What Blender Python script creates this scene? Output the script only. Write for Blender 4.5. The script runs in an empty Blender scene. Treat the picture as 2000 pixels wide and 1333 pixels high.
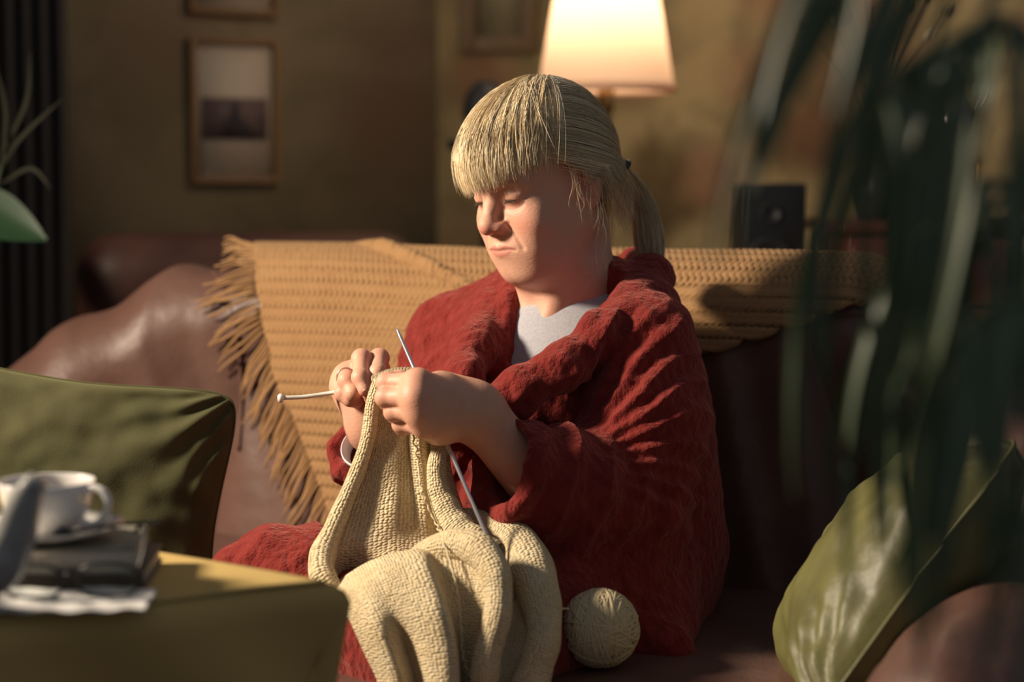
import bpy, math, random
import numpy as np
from mathutils import Vector, Matrix

# ---------------------------------------------------------------- camera, world, light
scene = bpy.context.scene
COL = scene.collection
FPX = 3565.0                                   # focal length in pixels of the 2000x1333 frame
PITCH = math.atan(290.5 / FPX)
CAM = np.array([0.0, -2.3, 1.10])
CF = np.array([0.0, math.cos(PITCH), -math.sin(PITCH)])
CR = np.array([1.0, 0.0, 0.0])
CU = np.cross(CR, CF)
cam_data = bpy.data.cameras.new('camera')
cam_data.sensor_width = 36.0
cam_data.lens = FPX * 36.0 / 2000.0
cam_data.clip_start = 0.05
cam_data.dof.use_dof = True
cam_data.dof.focus_distance = 2.16
cam_data.dof.aperture_fstop = 2.5
cam = bpy.data.objects.new('camera', cam_data)
cam.location = CAM
cam.rotation_euler = (math.pi / 2 - PITCH, 0, 0)
COL.objects.link(cam)
scene.camera = cam

world = bpy.data.worlds.new('world')
scene.world = world
world.use_nodes = True
world.node_tree.nodes['Background'].inputs[0].default_value = (0.76, 0.80, 0.90, 1)
world.node_tree.nodes['Background'].inputs[1].default_value = 0.18

# daylight from the small window on the left, outside the frame
WIN_C = Vector((-1.74, -0.50, 1.78))
win_data = bpy.data.lights.new('window_daylight', 'AREA')
win_data.shape = 'RECTANGLE'; win_data.size = 0.26; win_data.size_y = 0.28
win_data.energy = 40.0
win_data.spread = math.radians(120)
win_data.color = (1.0, 0.84, 0.64)
win_light = bpy.data.objects.new('window_daylight', win_data)
win_light.location = WIN_C
win_light.rotation_euler = (WIN_C - Vector((0.0, -0.15, 0.92))).to_track_quat('Z', 'Y').to_euler()
COL.objects.link(win_light)

scene.view_settings.view_transform = 'Standard'
scene.view_settings.look = 'None'
scene.view_settings.gamma = 1.0
scene.view_settings.use_curve_mapping = False
scene.view_settings.exposure = 0.0

rng = np.random.default_rng(7)
random.seed(7)

# ---------------------------------------------------------------- helpers
def W(px, py, d):
    """point of the room that lies d metres deep under a pixel of the photograph"""
    return CAM + d * (CF + (px - 1000.0) / FPX * CR - (py - 666.5) / FPX * CU)

def proj(p):
    v = np.asarray(p, float) - CAM
    d = v @ CF
    return np.stack([1000 + FPX * (v @ CR) / d, 666.5 - FPX * (v @ CU) / d], -1)

def nrm(v):
    v = np.asarray(v, float)
    return v / np.linalg.norm(v)

def props(o, label=None, cat=None, group=None, kind=None):
    if label: o['label'] = label
    if cat: o['category'] = cat
    if group: o['group'] = group
    if kind: o['kind'] = kind
    return o

def empty(name, loc, label=None, cat=None, group=None, kind=None):
    o = bpy.data.objects.new(name, None)
    o.empty_display_size = 0.05
    o.location = tuple(float(a) for a in loc)
    COL.objects.link(o)
    return props(o, label, cat, group, kind)

def world_of(o):
    m = Matrix.Identity(4)
    while o is not None:
        m = o.matrix_parent_inverse @ Matrix.Translation(o.location) @ m
        o = o.parent
    return m

def link(name, me, mat=None, parent=None):
    """mesh in room coordinates; a child keeps them through its parent inverse"""
    if mat is not None:
        me.materials.append(mat)
    o = bpy.data.objects.new(name, me)
    COL.objects.link(o)
    if parent is not None:
        o.parent = parent
        o.matrix_parent_inverse = world_of(parent).inverted()
    return o

def fast_mesh(name, V, quads=None, tris=None, uv=None, col=None, smooth=True):
    V = np.ascontiguousarray(V, np.float32)
    me = bpy.data.meshes.new(name)
    me.vertices.add(len(V)); me.vertices.foreach_set('co', V.ravel())
    idx, starts, n = [], [], 0
    if quads is not None and len(quads):
        q = np.asarray(quads, np.int32); idx.append(q.ravel()); starts.append(n + 4 * np.arange(len(q))); n += 4 * len(q)
    if tris is not None and len(tris):
        t = np.asarray(tris, np.int32); idx.append(t.ravel()); starts.append(n + 3 * np.arange(len(t))); n += 3 * len(t)
    idx = np.concatenate(idx).astype(np.int32); st = np.concatenate(starts).astype(np.int32)
    me.loops.add(n); me.loops.foreach_set('vertex_index', idx)
    me.polygons.add(len(st)); me.polygons.foreach_set('loop_start', st)
    if smooth: me.polygons.foreach_set('use_smooth', np.ones(len(st), bool))
    me.update(calc_edges=True)
    if uv is not None:
        l = me.uv_layers.new(name='UVMap')
        l.data.foreach_set('uv', np.ascontiguousarray(np.asarray(uv, np.float32)[idx]).ravel())
    if col is not None:
        a = me.color_attributes.new('Col', 'FLOAT_COLOR', 'POINT')
        c = np.ones((len(V), 4), np.float32); c[:, :3] = col
        a.data.foreach_set('color', c.ravel())
    return me

class MB:
    """collects pieces of geometry and links them as one mesh object"""
    def __init__(s): s.V = []; s.Q = []; s.T = []; s.U = []; s.C = []; s.n = 0
    def add(s, V, Q=None, T=None, uv=None, col=None):
        V = np.asarray(V, float).reshape(-1, 3)
        if Q is not None and len(Q): s.Q.append(np.asarray(Q, int) + s.n)
        if T is not None and len(T): s.T.append(np.asarray(T, int) + s.n)
        s.U.append(np.zeros((len(V), 2)) if uv is None else np.asarray(uv, float).reshape(-1, 2))
        s.C.append(np.ones((len(V), 3)) if col is None else np.broadcast_to(np.asarray(col, float), (len(V), 3)))
        s.V.append(V); s.n += len(V)
        return s
    def build(s, name, mat, parent=None, smooth=True, bevel=0.0):
        me = fast_mesh(name, np.concatenate(s.V), np.concatenate(s.Q) if s.Q else None,
                       np.concatenate(s.T) if s.T else None, np.concatenate(s.U), np.concatenate(s.C), smooth)
        o = link(name, me, mat, parent)
        if bevel:
            m = o.modifiers.new('bevel', 'BEVEL'); m.width = bevel; m.segments = 3; m.limit_method = 'ANGLE'
        return o

def grid_quads(nu, nv, cu=False, cv=False):
    i = np.arange(nu if cu else nu - 1); j = np.arange(nv if cv else nv - 1)
    I, J = np.meshgrid(i, j, indexing='ij'); I2 = (I + 1) % nu; J2 = (J + 1) % nv
    return np.stack([I * nv + J, I2 * nv + J, I2 * nv + J2, I * nv + J2], -1).reshape(-1, 4)

def catmull(P, n, ends=True):
    P = np.asarray(P, float)
    t = np.linspace(0, len(P) - 1, n)
    k = np.clip(t.astype(int), 0, len(P) - 2); f = (t - k)
    f = f.reshape((-1,) + (1,) * (P.ndim - 1))
    Q = np.concatenate([(2 * P[:1] - P[1:2]), P, (2 * P[-1:] - P[-2:-1])])
    a, b, c, d = Q[k], Q[k + 1], Q[k + 2], Q[k + 3]
    return 0.5 * (2 * b + (c - a) * f + (2 * a - 5 * b + 4 * c - d) * f ** 2 + (3 * b - a - 3 * c + d) * f ** 3)

def frames(P):
    T = np.gradient(P, axis=0); T /= np.linalg.norm(T, axis=1, keepdims=True) + 1e-12
    ref = np.array([0, 0, 1.0]) if abs(T[0][2]) < 0.9 else np.array([1.0, 0, 0])
    N = np.zeros_like(P); n = ref - T[0] * (ref @ T[0]); n /= np.linalg.norm(n)
    for i in range(len(P)):
        n = n - T[i] * (n @ T[i]); n /= np.linalg.norm(n) + 1e-12; N[i] = n
    return T, N, np.cross(T, N)

def tube(mb, P, r, k=8, cap=True, uvs=1.0, flat=1.0, col=None):
    P = np.asarray(P, float); n = len(P)
    r = np.broadcast_to(np.asarray(r, float), (n,))
    T, N, B = frames(P)
    a = np.linspace(0, 2 * np.pi, k, endpoint=False)
    V = P[:, None] + r[:, None, None] * (np.cos(a)[None, :, None] * N[:, None] + flat * np.sin(a)[None, :, None] * B[:, None])
    L = np.concatenate([[0], np.cumsum(np.linalg.norm(np.diff(P, axis=0), axis=1))])
    uv = np.stack(np.broadcast_arrays((a * r.mean())[None, :], L[:, None]), -1) * uvs
    Q = grid_quads(n, k, False, True)[:, ::-1]
    T3 = []
    V = V.reshape(-1, 3); uv = uv.reshape(-1, 2)
    if cap:
        V = np.concatenate([V, P[:1] - T[:1] * r[0] * .3, P[-1:] + T[-1:] * r[-1] * .3]); uv = np.concatenate([uv, uv[:1], uv[-1:]])
        e0, e1 = n * k, n * k + 1
        for j in range(k):
            T3.append((e0, (j + 1) % k, j)); T3.append((e1, (n - 1) * k + j, (n - 1) * k + (j + 1) % k))
    mb.add(V, Q, T3, uv, col)
    return mb

def lathe(mb, prof, c=(0, 0, 0), k=40, axis=(0, 0, 1)):
    prof = np.asarray(prof, float); ax = nrm(axis)
    x = nrm(np.cross([0, 1, 0] if abs(ax[1]) < .9 else [1, 0, 0], ax)); y = np.cross(ax, x)
    a = np.linspace(0, 2 * np.pi, k, endpoint=False)
    V = np.asarray(c, float) + prof[:, None, :1] * (np.cos(a)[None, :, None] * x + np.sin(a)[None, :, None] * y) + prof[:, None, 1:] * ax
    mb.add(V.reshape(-1, 3), grid_quads(len(prof), k, False, True)[:, ::-1])
    return mb

def box(mb, c, size, ax=None):
    """box with centre c; ax rows are its local axes"""
    A = np.eye(3) if ax is None else np.asarray(ax, float)
    h = np.asarray(size, float) / 2
    S = np.array([[-1, -1, -1], [1, -1, -1], [1, 1, -1], [-1, 1, -1], [-1, -1, 1], [1, -1, 1], [1, 1, 1], [-1, 1, 1]])
    V = np.asarray(c, float) + (S * h) @ A
    Q = np.array([[0, 3, 2, 1], [4, 5, 6, 7], [0, 1, 5, 4], [1, 2, 6, 5], [2, 3, 7, 6], [3, 0, 4, 7]])
    if np.linalg.det(A) < 0: Q = Q[:, ::-1]
    mb.add(V, Q)
    return mb

def rotz(a):
    c, s = math.cos(a), math.sin(a)
    return np.array([[c, s, 0], [-s, c, 0], [0, 0, 1.0]])      # rows = local axes

# value noise
_perm = np.random.default_rng(3).random(4096)
def _h(i, j, k):
    return _perm[(i * 73856093 ^ j * 19349663 ^ k * 83492791) & 4095]
def noise(P, s):
    Q = np.asarray(P, float) * s
    F = np.floor(Q).astype(np.int64); f = Q - F; f = f * f * (3 - 2 * f)
    i, j, k = F[..., 0], F[..., 1], F[..., 2]; x, y, z = f[..., 0], f[..., 1], f[..., 2]
    def l(a, b, t): return a + (b - a) * t
    return 2 * l(l(l(_h(i, j, k), _h(i + 1, j, k), x), l(_h(i, j + 1, k), _h(i + 1, j + 1, k), x), y),
             l(l(_h(i, j, k + 1), _h(i + 1, j, k + 1), x), l(_h(i, j + 1, k + 1), _h(i + 1, j + 1, k + 1), x), y), z) - 1

# signed distance modelling ------------------------------------------------
def smin(a, b, k):
    h = np.maximum(k - np.abs(a - b), 0) / k
    return np.minimum(a, b) - h * h * k * 0.25
def smax(a, b, k): return -smin(-a, -b, k)
def sd_cone(P, a, b, ra, rb=None):
    if rb is None: rb = ra
    a = np.asarray(a, float); b = np.asarray(b, float); ba = b - a
    t = np.clip(((P - a) @ ba) / (ba @ ba), 0, 1)
    q = P - a - t[:, None] * ba
    return np.sqrt((q * q).sum(1)) - (ra + (rb - ra) * t)
def sd_chain(P, pts, k=0.01):
    d = None
    for (a, ra), (b, rb) in zip(pts[:-1], pts[1:]):
        e = sd_cone(P, a, b, ra, rb); d = e if d is None else smin(d, e, k)
    return d
def sd_ell(P, c, r, R=None):
    q = P - np.asarray(c, float)
    if R is not None: q = q @ R.T
    r = np.asarray(r, float)
    k0 = np.sqrt(((q / r) ** 2).sum(1)); k1 = np.sqrt(((q / (r * r)) ** 2).sum(1))
    return k0 * (k0 - 1.0) / np.maximum(k1, 1e-9)
def sd_box(P, c, h, r, R=None):
    q = P - np.asarray(c, float)
    if R is not None: q = q @ R.T
    q = np.abs(q) - (np.asarray(h, float) - r)
    return np.sqrt((np.maximum(q, 0) ** 2).sum(1)) + np.minimum(q.max(1), 0) - r

def sdf_mesh(f, lo, hi, h, B=6, lip=1.25):
    lo = np.asarray(lo, float); hi = np.asarray(hi, float)
    nb = np.ceil((hi - lo) / (h * B)).astype(int)
    ci = np.stack(np.meshgrid(*[np.arange(n) for n in nb], indexing='ij'), -1).reshape(-1, 3)
    cen = lo + (ci + 0.5) * B * h
    dv = np.concatenate([f(c) for c in np.array_split(cen, max(1, len(cen) // 200000))])
    act = np.abs(dv) < B * h * 0.87 * lip + 2 * h
    n = nb * B
    Vg = np.repeat(np.repeat(np.repeat(np.where(dv < 0, -1.0, 1.0).astype(np.float32).reshape(nb), B, 0), B, 1), B, 2)
    off = np.stack(np.meshgrid(*[np.arange(B)] * 3, indexing='ij'), -1).reshape(-1, 3)
    ca = ci[act]
    for blk in np.array_split(ca, max(1, len(ca) * B ** 3 // 250000 + 1)):
        if not len(blk): continue
        ii = (blk[:, None, :] * B + off[None]).reshape(-1, 3)
        Vg[ii[:, 0], ii[:, 1], ii[:, 2]] = f(lo + ii * h)
    ins = Vg < 0
    s = np.zeros(np.array(Vg.shape) - 1, np.int8)
    for a in (0, 1):
        for b in (0, 1):
            for c in (0, 1):
                s += ins[a:ins.shape[0] - 1 + a, b:ins.shape[1] - 1 + b, c:ins.shape[2] - 1 + c]
    active = (s > 0) & (s < 8)
    cells = np.argwhere(active)
    vid = np.full(active.shape, -1, np.int64); vid[active] = np.arange(len(cells))
    acc = np.zeros((len(cells), 3)); cnt = np.zeros(len(cells))
    cs = np.array([[a, b, c] for a in (0, 1) for b in (0, 1) for c in (0, 1)])
    cv = np.stack([Vg[tuple((cells + o).T)] for o in cs], 1)
    for x in range(8):
        for y in range(x + 1, 8):
            if np.abs(cs[x] - cs[y]).sum() != 1: continue
            m = (cv[:, x] < 0) != (cv[:, y] < 0)
            t = cv[m, x] / (cv[m, x] - cv[m, y])
            acc[m] += cs[x] + t[:, None] * (cs[y] - cs[x]); cnt[m] += 1
    pos = lo + (cells + acc / cnt[:, None]) * h
    Q = []
    sh = ins.shape
    for ax in range(3):
        u, v = (ax + 1) % 3, (ax + 2) % 3
        sl0 = [slice(1, -1)] * 3; sl1 = [slice(1, -1)] * 3
        sl0[ax] = slice(0, -1); sl1[ax] = slice(1, None)
        e0 = ins[tuple(sl0)]; e1 = ins[tuple(sl1)]
        for sign in (0, 1):
            m = (e0 & ~e1) if sign == 0 else (~e0 & e1)
            g = np.argwhere(m)
            if not len(g): continue
            g = g.copy(); g[:, u] += 1; g[:, v] += 1
            du = np.zeros(3, int); du[u] = 1; dw = np.zeros(3, int); dw[v] = 1
            q = np.stack([vid[tuple((g - du - dw).T)], vid[tuple((g - dw).T)], vid[tuple(g.T)], vid[tuple((g - du).T)]], 1)
            if sign: q = q[:, ::-1]
            Q.append(q)
    Q = np.concatenate(Q)
    Q = Q[(Q >= 0).all(1)]
    return pos, Q

def vnormals(V, Q):
    n = np.cross(V[Q[:, 2]] - V[Q[:, 0]], V[Q[:, 3]] - V[Q[:, 1]])
    N = np.zeros_like(V)
    for k in range(4):
        for c in range(3): N[:, c] += np.bincount(Q[:, k], n[:, c], len(V))
    return N / (np.linalg.norm(N, axis=1, keepdims=True) + 1e-12)

def relax(V, Q, it=1, lam=0.5):
    for _ in range(it):
        S = np.zeros_like(V); c = np.zeros(len(V))
        for a, b in ((0, 1), (1, 2), (2, 3), (3, 0)):
            for i, j in ((a, b), (b, a)):
                c += np.bincount(Q[:, i], minlength=len(V))
                for x in range(3): S[:, x] += np.bincount(Q[:, i], V[Q[:, j], x], len(V))
        V = V + lam * (S / np.maximum(c, 1)[:, None] - V)
    return V

# materials ----------------------------------------------------------------
def mat(name, col=(.5, .5, .5), rough=.6, spec=.35, metal=0.0, attr=False, var=None, bump=None, sheen=None,
        sss=None, trans=0.0, coat=0.0, ior=None, emit=None, aniso=None):
    m = bpy.data.materials.new(name); m.use_nodes = True
    nt = m.node_tree; N = nt.nodes; L = nt.links; b = N['Principled BSDF']
    def I(n, v):
        if n in b.inputs: b.inputs[n].default_value = v
    I('Roughness', rough); I('Specular IOR Level', spec); I('Metallic', metal); I('Coat Weight', coat); I('Transmission Weight', trans)
    if ior: I('IOR', ior)
    if aniso: I('Anisotropic', aniso)
    if sheen: I('Sheen Weight', sheen[0]); I('Sheen Roughness', sheen[1]); I('Sheen Tint', (*sheen[2], 1))
    if sss: I('Subsurface Weight', sss[0]); I('Subsurface Radius', sss[1]); I('Subsurface Scale', sss[2])
    if emit: I('Emission Color', (*emit[0], 1)); I('Emission Strength', emit[1])
    tc = N.new('ShaderNodeTexCoord')
    src = None
    if attr:
        a = N.new('ShaderNodeAttribute'); a.attribute_name = 'Col'; src = a.outputs['Color']
    else:
        I('Base Color', (*col, 1))
    if var:                              # (scale, colour to mix in, amount)
        t = N.new('ShaderNodeTexNoise'); t.inputs['Scale'].default_value = var[0]; t.inputs['Detail'].default_value = 5
        L.new(tc.outputs['Object'], t.inputs['Vector'])
        r = N.new('ShaderNodeMapRange'); r.inputs[1].default_value = .35; r.inputs[2].default_value = .65
        r.inputs[3].default_value = 0; r.inputs[4].default_value = var[2]
        L.new(t.outputs['Fac'], r.inputs[0])
        x = N.new('ShaderNodeMix'); x.data_type = 'RGBA'
        L.new(r.outputs[0], x.inputs['Factor'])
        if src: L.new(src, x.inputs['A'])
        else: x.inputs['A'].default_value = (*col, 1)
        x.inputs['B'].default_value = (*var[1], 1); src = x.outputs['Result']
    if src: L.new(src, b.inputs['Base Color'])
    if bump:                             # list of (kind, scale or vector, strength, distance, coords)
        prev = None
        for kind, sc, st, di, co in bump:
            mp = N.new('ShaderNodeMapping')
            mp.inputs['Scale'].default_value = sc if isinstance(sc, tuple) else (sc, sc, sc)
            L.new(tc.outputs[co], mp.inputs['Vector'])
            if kind == 'noise':
                t = N.new('ShaderNodeTexNoise'); t.inputs['Scale'].default_value = 1; t.inputs['Detail'].default_value = 4; out = t.outputs['Fac']
            elif kind == 'wave':
                t = N.new('ShaderNodeTexWave'); t.inputs['Scale'].default_value = 1; t.inputs['Distortion'].default_value = 1.5; out = t.outputs['Fac']
            else:
                t = N.new('ShaderNodeTexVoronoi'); t.inputs['Scale'].default_value = 1
                t.inputs['Randomness'].default_value = .45 if kind == 'knit' else 1.0
                q = N.new('ShaderNodeMath'); q.operation = 'SUBTRACT'; q.inputs[0].default_value = 1
                L.new(t.outputs['Distance'], q.inputs[1]); out = q.outputs[0]
            L.new(mp.outputs[0], t.inputs['Vector'])
            bp = N.new('ShaderNodeBump'); bp.inputs['Strength'].default_value = st; bp.inputs['Distance'].default_value = di
            L.new(out, bp.inputs['Height'])
            if prev: L.new(prev, bp.inputs['Normal'])
            prev = bp.outputs[0]
        L.new(prev, b.inputs['Normal'])
    return m

MT = {}
MT['skin'] = mat('skin', attr=True, rough=.5, spec=.35, sss=(.16, (1, .35, .2), .008),
                 bump=[('noise', 900., .25, .0008, 'Object'), ('noise', (240., 240., 480.), .30, .0012, 'Object')])
MT['robe'] = mat('robe_fleece', (.165, .019, .016), .95, .1, var=(60., (.225, .032, .027), .8), sheen=(.45, .4, (1.0, .40, .34)),
                 bump=[('noise', 700., .6, .002, 'Object'), ('noise', 260., .6, .004, 'Object'), ('voro', (105., 105., 70.), .40, .006, 'Object')])
MT['shirt'] = mat('grey_jersey', (.40, .395, .43), .9, .15, var=(300., (.31, .305, .345), .6), bump=[('noise', (900., 900., 300.), .2, .0006, 'Object')])
MT['hair'] = mat('blonde_hair', attr=True, rough=.42, spec=.45)
MT['knit'] = mat('cream_knit', (.66, .52, .31), .95, .1, var=(40., (.74, .61, .40), .8), sheen=(.2, .5, (1, .9, .7)),
                 bump=[('knit', (245., 305., 1.), 1.0, .0042, 'UV'), ('noise', 1500., .3, .0008, 'Object')])
MT['yarn'] = mat('cream_yarn', (.58, .48, .31), .95, .1, bump=[('noise', 1500., .5, .0008, 'Object')])
MT['throw'] = mat('ochre_throw', (.335, .188, .088), .95, .1, var=(25., (.37, .215, .104), .7), sheen=(.15, .5, (1, .8, .5)),
                  bump=[('noise', 900., .5, .001, 'Object')])
MT['leather'] = mat('brown_leather', (.105, .050, .037), .47, .45, var=(9., (.135, .068, .052), .8),
                    bump=[('voro', 330., .18, .001, 'Object'), ('noise', 14., .3, .012, 'Object')])
MT['green'] = mat('olive_velvet', (.058, .057, .025), .9, .15, var=(12., (.078, .073, .034), .8), sheen=(.25, .4, (.8, .8, .4)),
                  bump=[('noise', 600., .3, .001, 'Object'), ('noise', 9., .25, .01, 'Object')])
MT['satin'] = mat('olive_satin', (.095, .09, .032), .48, .45, var=(15., (.17, .16, .05), .6), bump=[('noise', 18., .3, .012, 'Object')])
MT['cloth'] = mat('mustard_tablecloth', (.50, .35, .13), .9, .15, bump=[('wave', (300., 0., 0.), .1, .001, 'Object')])
MT['wood'] = mat('dark_wood', (.075, .032, .018), .45, .4, var=(14., (.11, .05, .028), .8))
MT['redwood'] = mat('red_brown_wood', (.085, .022, .016), .4, .4, var=(10., (.12, .035, .024), .8))
MT['porcelain'] = mat('white_porcelain', (.78, .75, .72), .16, .5, coat=.4)
MT['grey_ceramic'] = mat('grey_ceramic', (.30, .30, .29), .22, .5, coat=.3)
MT['steel'] = mat('needle_metal', (.62, .60, .64), .28, .5, metal=.85)
MT['plastic_white'] = mat('pale_plastic', (.62, .62, .56), .35, .5)
MT['silver'] = mat('silver', (.75, .72, .70), .2, .5, metal=1.0)
MT['brass'] = mat('brass', (.62, .40, .16), .28, .5, metal=1.0)
MT['black'] = mat('black_plastic', (.012, .012, .013), .4, .4)
MT['dark'] = mat('dark_metal', (.02, .02, .022), .5, .4)
MT['glass'] = mat('clear_glass', (.95, .95, .97), .03, .5, trans=1.0, ior=1.5)
MT['lens'] = mat('spectacle_lens', (.9, .95, .93), .02, .5, trans=1.0, ior=1.1)
MT['paper'] = mat('paper', (.62, .55, .45), .8, .2)
MT['napkin'] = mat('grey_napkin', (.55, .53, .52), .9, .1, bump=[('noise', 60., .4, .004, 'Object')])

# ---------------------------------------------------------------- the room
def wallpaper(name, base, dark, red, scale):
    m = bpy.data.materials.new(name); m.use_nodes = True
    nt = m.node_tree; N = nt.nodes; L = nt.links; b = N['Principled BSDF']
    b.inputs['Roughness'].default_value = .85; b.inputs['Specular IOR Level'].default_value = .15
    tc = N.new('ShaderNodeTexCoord')
    t1 = N.new('ShaderNodeTexNoise'); t1.inputs['Scale'].default_value = scale; t1.inputs['Detail'].default_value = 3; t1.inputs['Distortion'].default_value = .6
    t2 = N.new('ShaderNodeTexVoronoi'); t2.inputs['Scale'].default_value = scale * .55
    L.new(tc.outputs['Object'], t1.inputs['Vector']); L.new(tc.outputs['Object'], t2.inputs['Vector'])
    r1 = N.new('ShaderNodeMapRange'); r1.inputs[1].default_value = .4; r1.inputs[2].default_value = .62
    L.new(t1.outputs['Fac'], r1.inputs[0])
    r2 = N.new('ShaderNodeMapRange'); r2.inputs[1].default_value = .18; r2.inputs[2].default_value = .5; r2.inputs[3].default_value = .8; r2.inputs[4].default_value = 0
    L.new(t2.outputs['Distance'], r2.inputs[0])
    x1 = N.new('ShaderNodeMix'); x1.data_type = 'RGBA'; x1.inputs['A'].default_value = (*base, 1); x1.inputs['B'].default_value = (*dark, 1)
    L.new(r1.outputs[0], x1.inputs['Factor'])
    x2 = N.new('ShaderNodeMix'); x2.data_type = 'RGBA'; x2.inputs['B'].default_value = (*red, 1)
    L.new(x1.outputs['Result'], x2.inputs['A']); L.new(r2.outputs[0], x2.inputs['Factor'])
    L.new(x2.outputs['Result'], b.inputs['Base Color'])
    return m
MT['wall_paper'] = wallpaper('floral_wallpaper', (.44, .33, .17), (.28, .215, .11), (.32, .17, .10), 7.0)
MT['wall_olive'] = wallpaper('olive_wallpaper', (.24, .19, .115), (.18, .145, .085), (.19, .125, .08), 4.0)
MT['wall_plain'] = mat('window_wall_paint', (.16, .13, .10), .9, .1)
MT['floor'] = mat('floor_boards', (.10, .055, .03), .5, .3, var=(6., (.07, .035, .02), .8))
MT['curtain'] = mat('dark_curtain', (.075, .066, .060), .9, .1)
MT['shade'] = None

def slab(name, a, b, z0, z1, t, m, kind='structure'):
    a = np.array(a, float); b = np.array(b, float); d = nrm(b - a); n = np.array([-d[1], d[0]])
    mb = MB(); mid = (a + b) / 2 + n * t / 2
    box(mb, (mid[0], mid[1], (z0 + z1) / 2), (np.linalg.norm(b - a), t, z1 - z0), np.array([[d[0], d[1], 0], [n[0], n[1], 0], [0, 0, 1]]))
    o = mb.build(name, m, None, smooth=False); o['kind'] = kind
    return o

slab('floor', (-2.6, 0.2), (2.9, 0.2), -0.06, 0.0, 3.2, MT['floor']).location = (0, -0.2, 0)
mbf = MB(); box(mbf, (.1, -.5, -.09), (6.4, 7.4, .06)); o = mbf.build('subfloor', MT['floor'], None, False); o['kind'] = 'structure'
CORNER = np.array([-.20, 2.62])
dl = np.array([math.cos(math.radians(28)), math.sin(math.radians(28))])
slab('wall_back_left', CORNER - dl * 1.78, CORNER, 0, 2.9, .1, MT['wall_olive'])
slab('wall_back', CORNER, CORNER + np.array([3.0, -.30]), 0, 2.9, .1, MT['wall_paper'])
# wall with the window on the left, outside the frame: daylight comes in through its opening
WX = -1.78
def wallbox(name, y0, y1, z0, z1):
    mb = MB(); box(mb, (WX - .06, (y0 + y1) / 2, (z0 + z1) / 2), (.12, y1 - y0, z1 - z0))
    o = mb.build(name, MT['wall_plain'], None, False); o['kind'] = 'structure'; return o
WIN = (-.74, -.26, 1.56, 2.00)
wallbox('wall_left', WIN[1], 1.75, 0, 2.9)
wallbox('wall_left', -3.2, WIN[0], 0, 2.9)
wallbox('wall_left', WIN[0], WIN[1], 0, WIN[2])
wallbox('wall_left', WIN[0], WIN[1], WIN[3], 2.9)
wroot = empty('window_1', (WX, (WIN[0] + WIN[1]) / 2, WIN[2]), kind='structure')
mb = MB()
for y in (WIN[0] + .015, WIN[1] - .015): box(mb, (WX - .06, y, (WIN[2] + WIN[3]) / 2), (.05, .03, WIN[3] - WIN[2]))
for z in (WIN[2] + .015, WIN[3] - .015): box(mb, (WX - .06, (WIN[0] + WIN[1]) / 2, z), (.05, WIN[1] - WIN[0] - .06, .03))
mb.build('window_frame', MT['wood'], wroot, False)
mb = MB(); box(mb, (WX - .03, (WIN[0] + WIN[1]) / 2, WIN[2] + .0), (.14, WIN[1] - WIN[0] + .08, .03)); mb.build('window_sill', MT['wood'], wroot, False)

# dark curtain hanging at the left end of the picture wall
mb = MB()
c0 = W(-60, 700, 4.25); c1 = W(142, 700, 4.30)
n = 60; t = np.linspace(0, 1, n)
cx = c0[None] + (c1 - c0)[None] * t[:, None]
zz = np.linspace(.05, 2.6, 6)
Vc = np.zeros((n, 6, 3)); Vc[:, :, 0] = cx[:, None, 0]; Vc[:, :, 1] = cx[:, None, 1] + .02 * np.sin(t * 38)[:, None]; Vc[:, :, 2] = zz[None]
mb.add(Vc.reshape(-1, 3), grid_quads(n, 6))
cur = mb.build('curtain', MT['curtain']); m = cur.modifiers.new('thick', 'SOLIDIFY'); m.thickness = .012
props(cur, 'dark floor-length curtain at the left edge beside the hanging pictures', 'curtain')

# framed pictures
def frame_on(name, quad_c, right, up, w, h, fw, m_frame, m_mat, label, art=None, depth=.025):
    c = np.asarray(quad_c, float); r = nrm(right); u = nrm(up); nn = np.cross(r, u)      # nn faces the room
    root = empty(name, c, label, 'picture')
    A = np.stack([r, u, nn])
    for s in (-1, 1):
        mb = MB(); box(mb, c + r * s * (w / 2 - fw / 2) + nn * depth / 2, (fw, h, depth), A); mb.build('frame_stile', m_frame, root, False, .002)
        mb = MB(); box(mb, c + u * s * (h / 2 - fw / 2) + nn * depth / 2, (w - 2 * fw, fw, depth), A); mb.build('frame_rail', m_frame, root, False, .002)
    mb = MB(); box(mb, c + nn * .004, (w - 2 * fw, h - 2 * fw, .006), A); mb.build('mount', m_mat, root, False)
    if art: art(root, c + nn * .0085, A)
    return root
MT['oak'] = mat('light_oak', (.26, .15, .065), .5, .3)
MT['mount'] = mat('cream_mount', (.58, .49, .38), .8, .2)
MT['print'] = mat('mauve_print', (.16, .11, .10), .8, .2, var=(18., (.10, .07, .07), .8))
MT['print_dark'] = mat('dark_print', (.055, .045, .05), .8, .2)
MT['goldframe'] = mat('dark_gilt', (.13, .075, .03), .45, .4)
MT['artgrey'] = mat('grey_green_art', (.26, .23, .14), .8, .2, var=(5., (.18, .16, .10), .8))
DLV = np.array([dl[0], dl[1], 0]); UP = np.array([0, 0, 1.0]); NL = np.cross(DLV, UP)
def on_wall(px, py, p0, n, off=.0):
    d = W(px, py, 1.0) - CAM; t = ((p0 - CAM) @ n) / (d @ n); return CAM + d * t + n * off
P0L = np.array([CORNER[0], CORNER[1], 0.])
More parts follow.
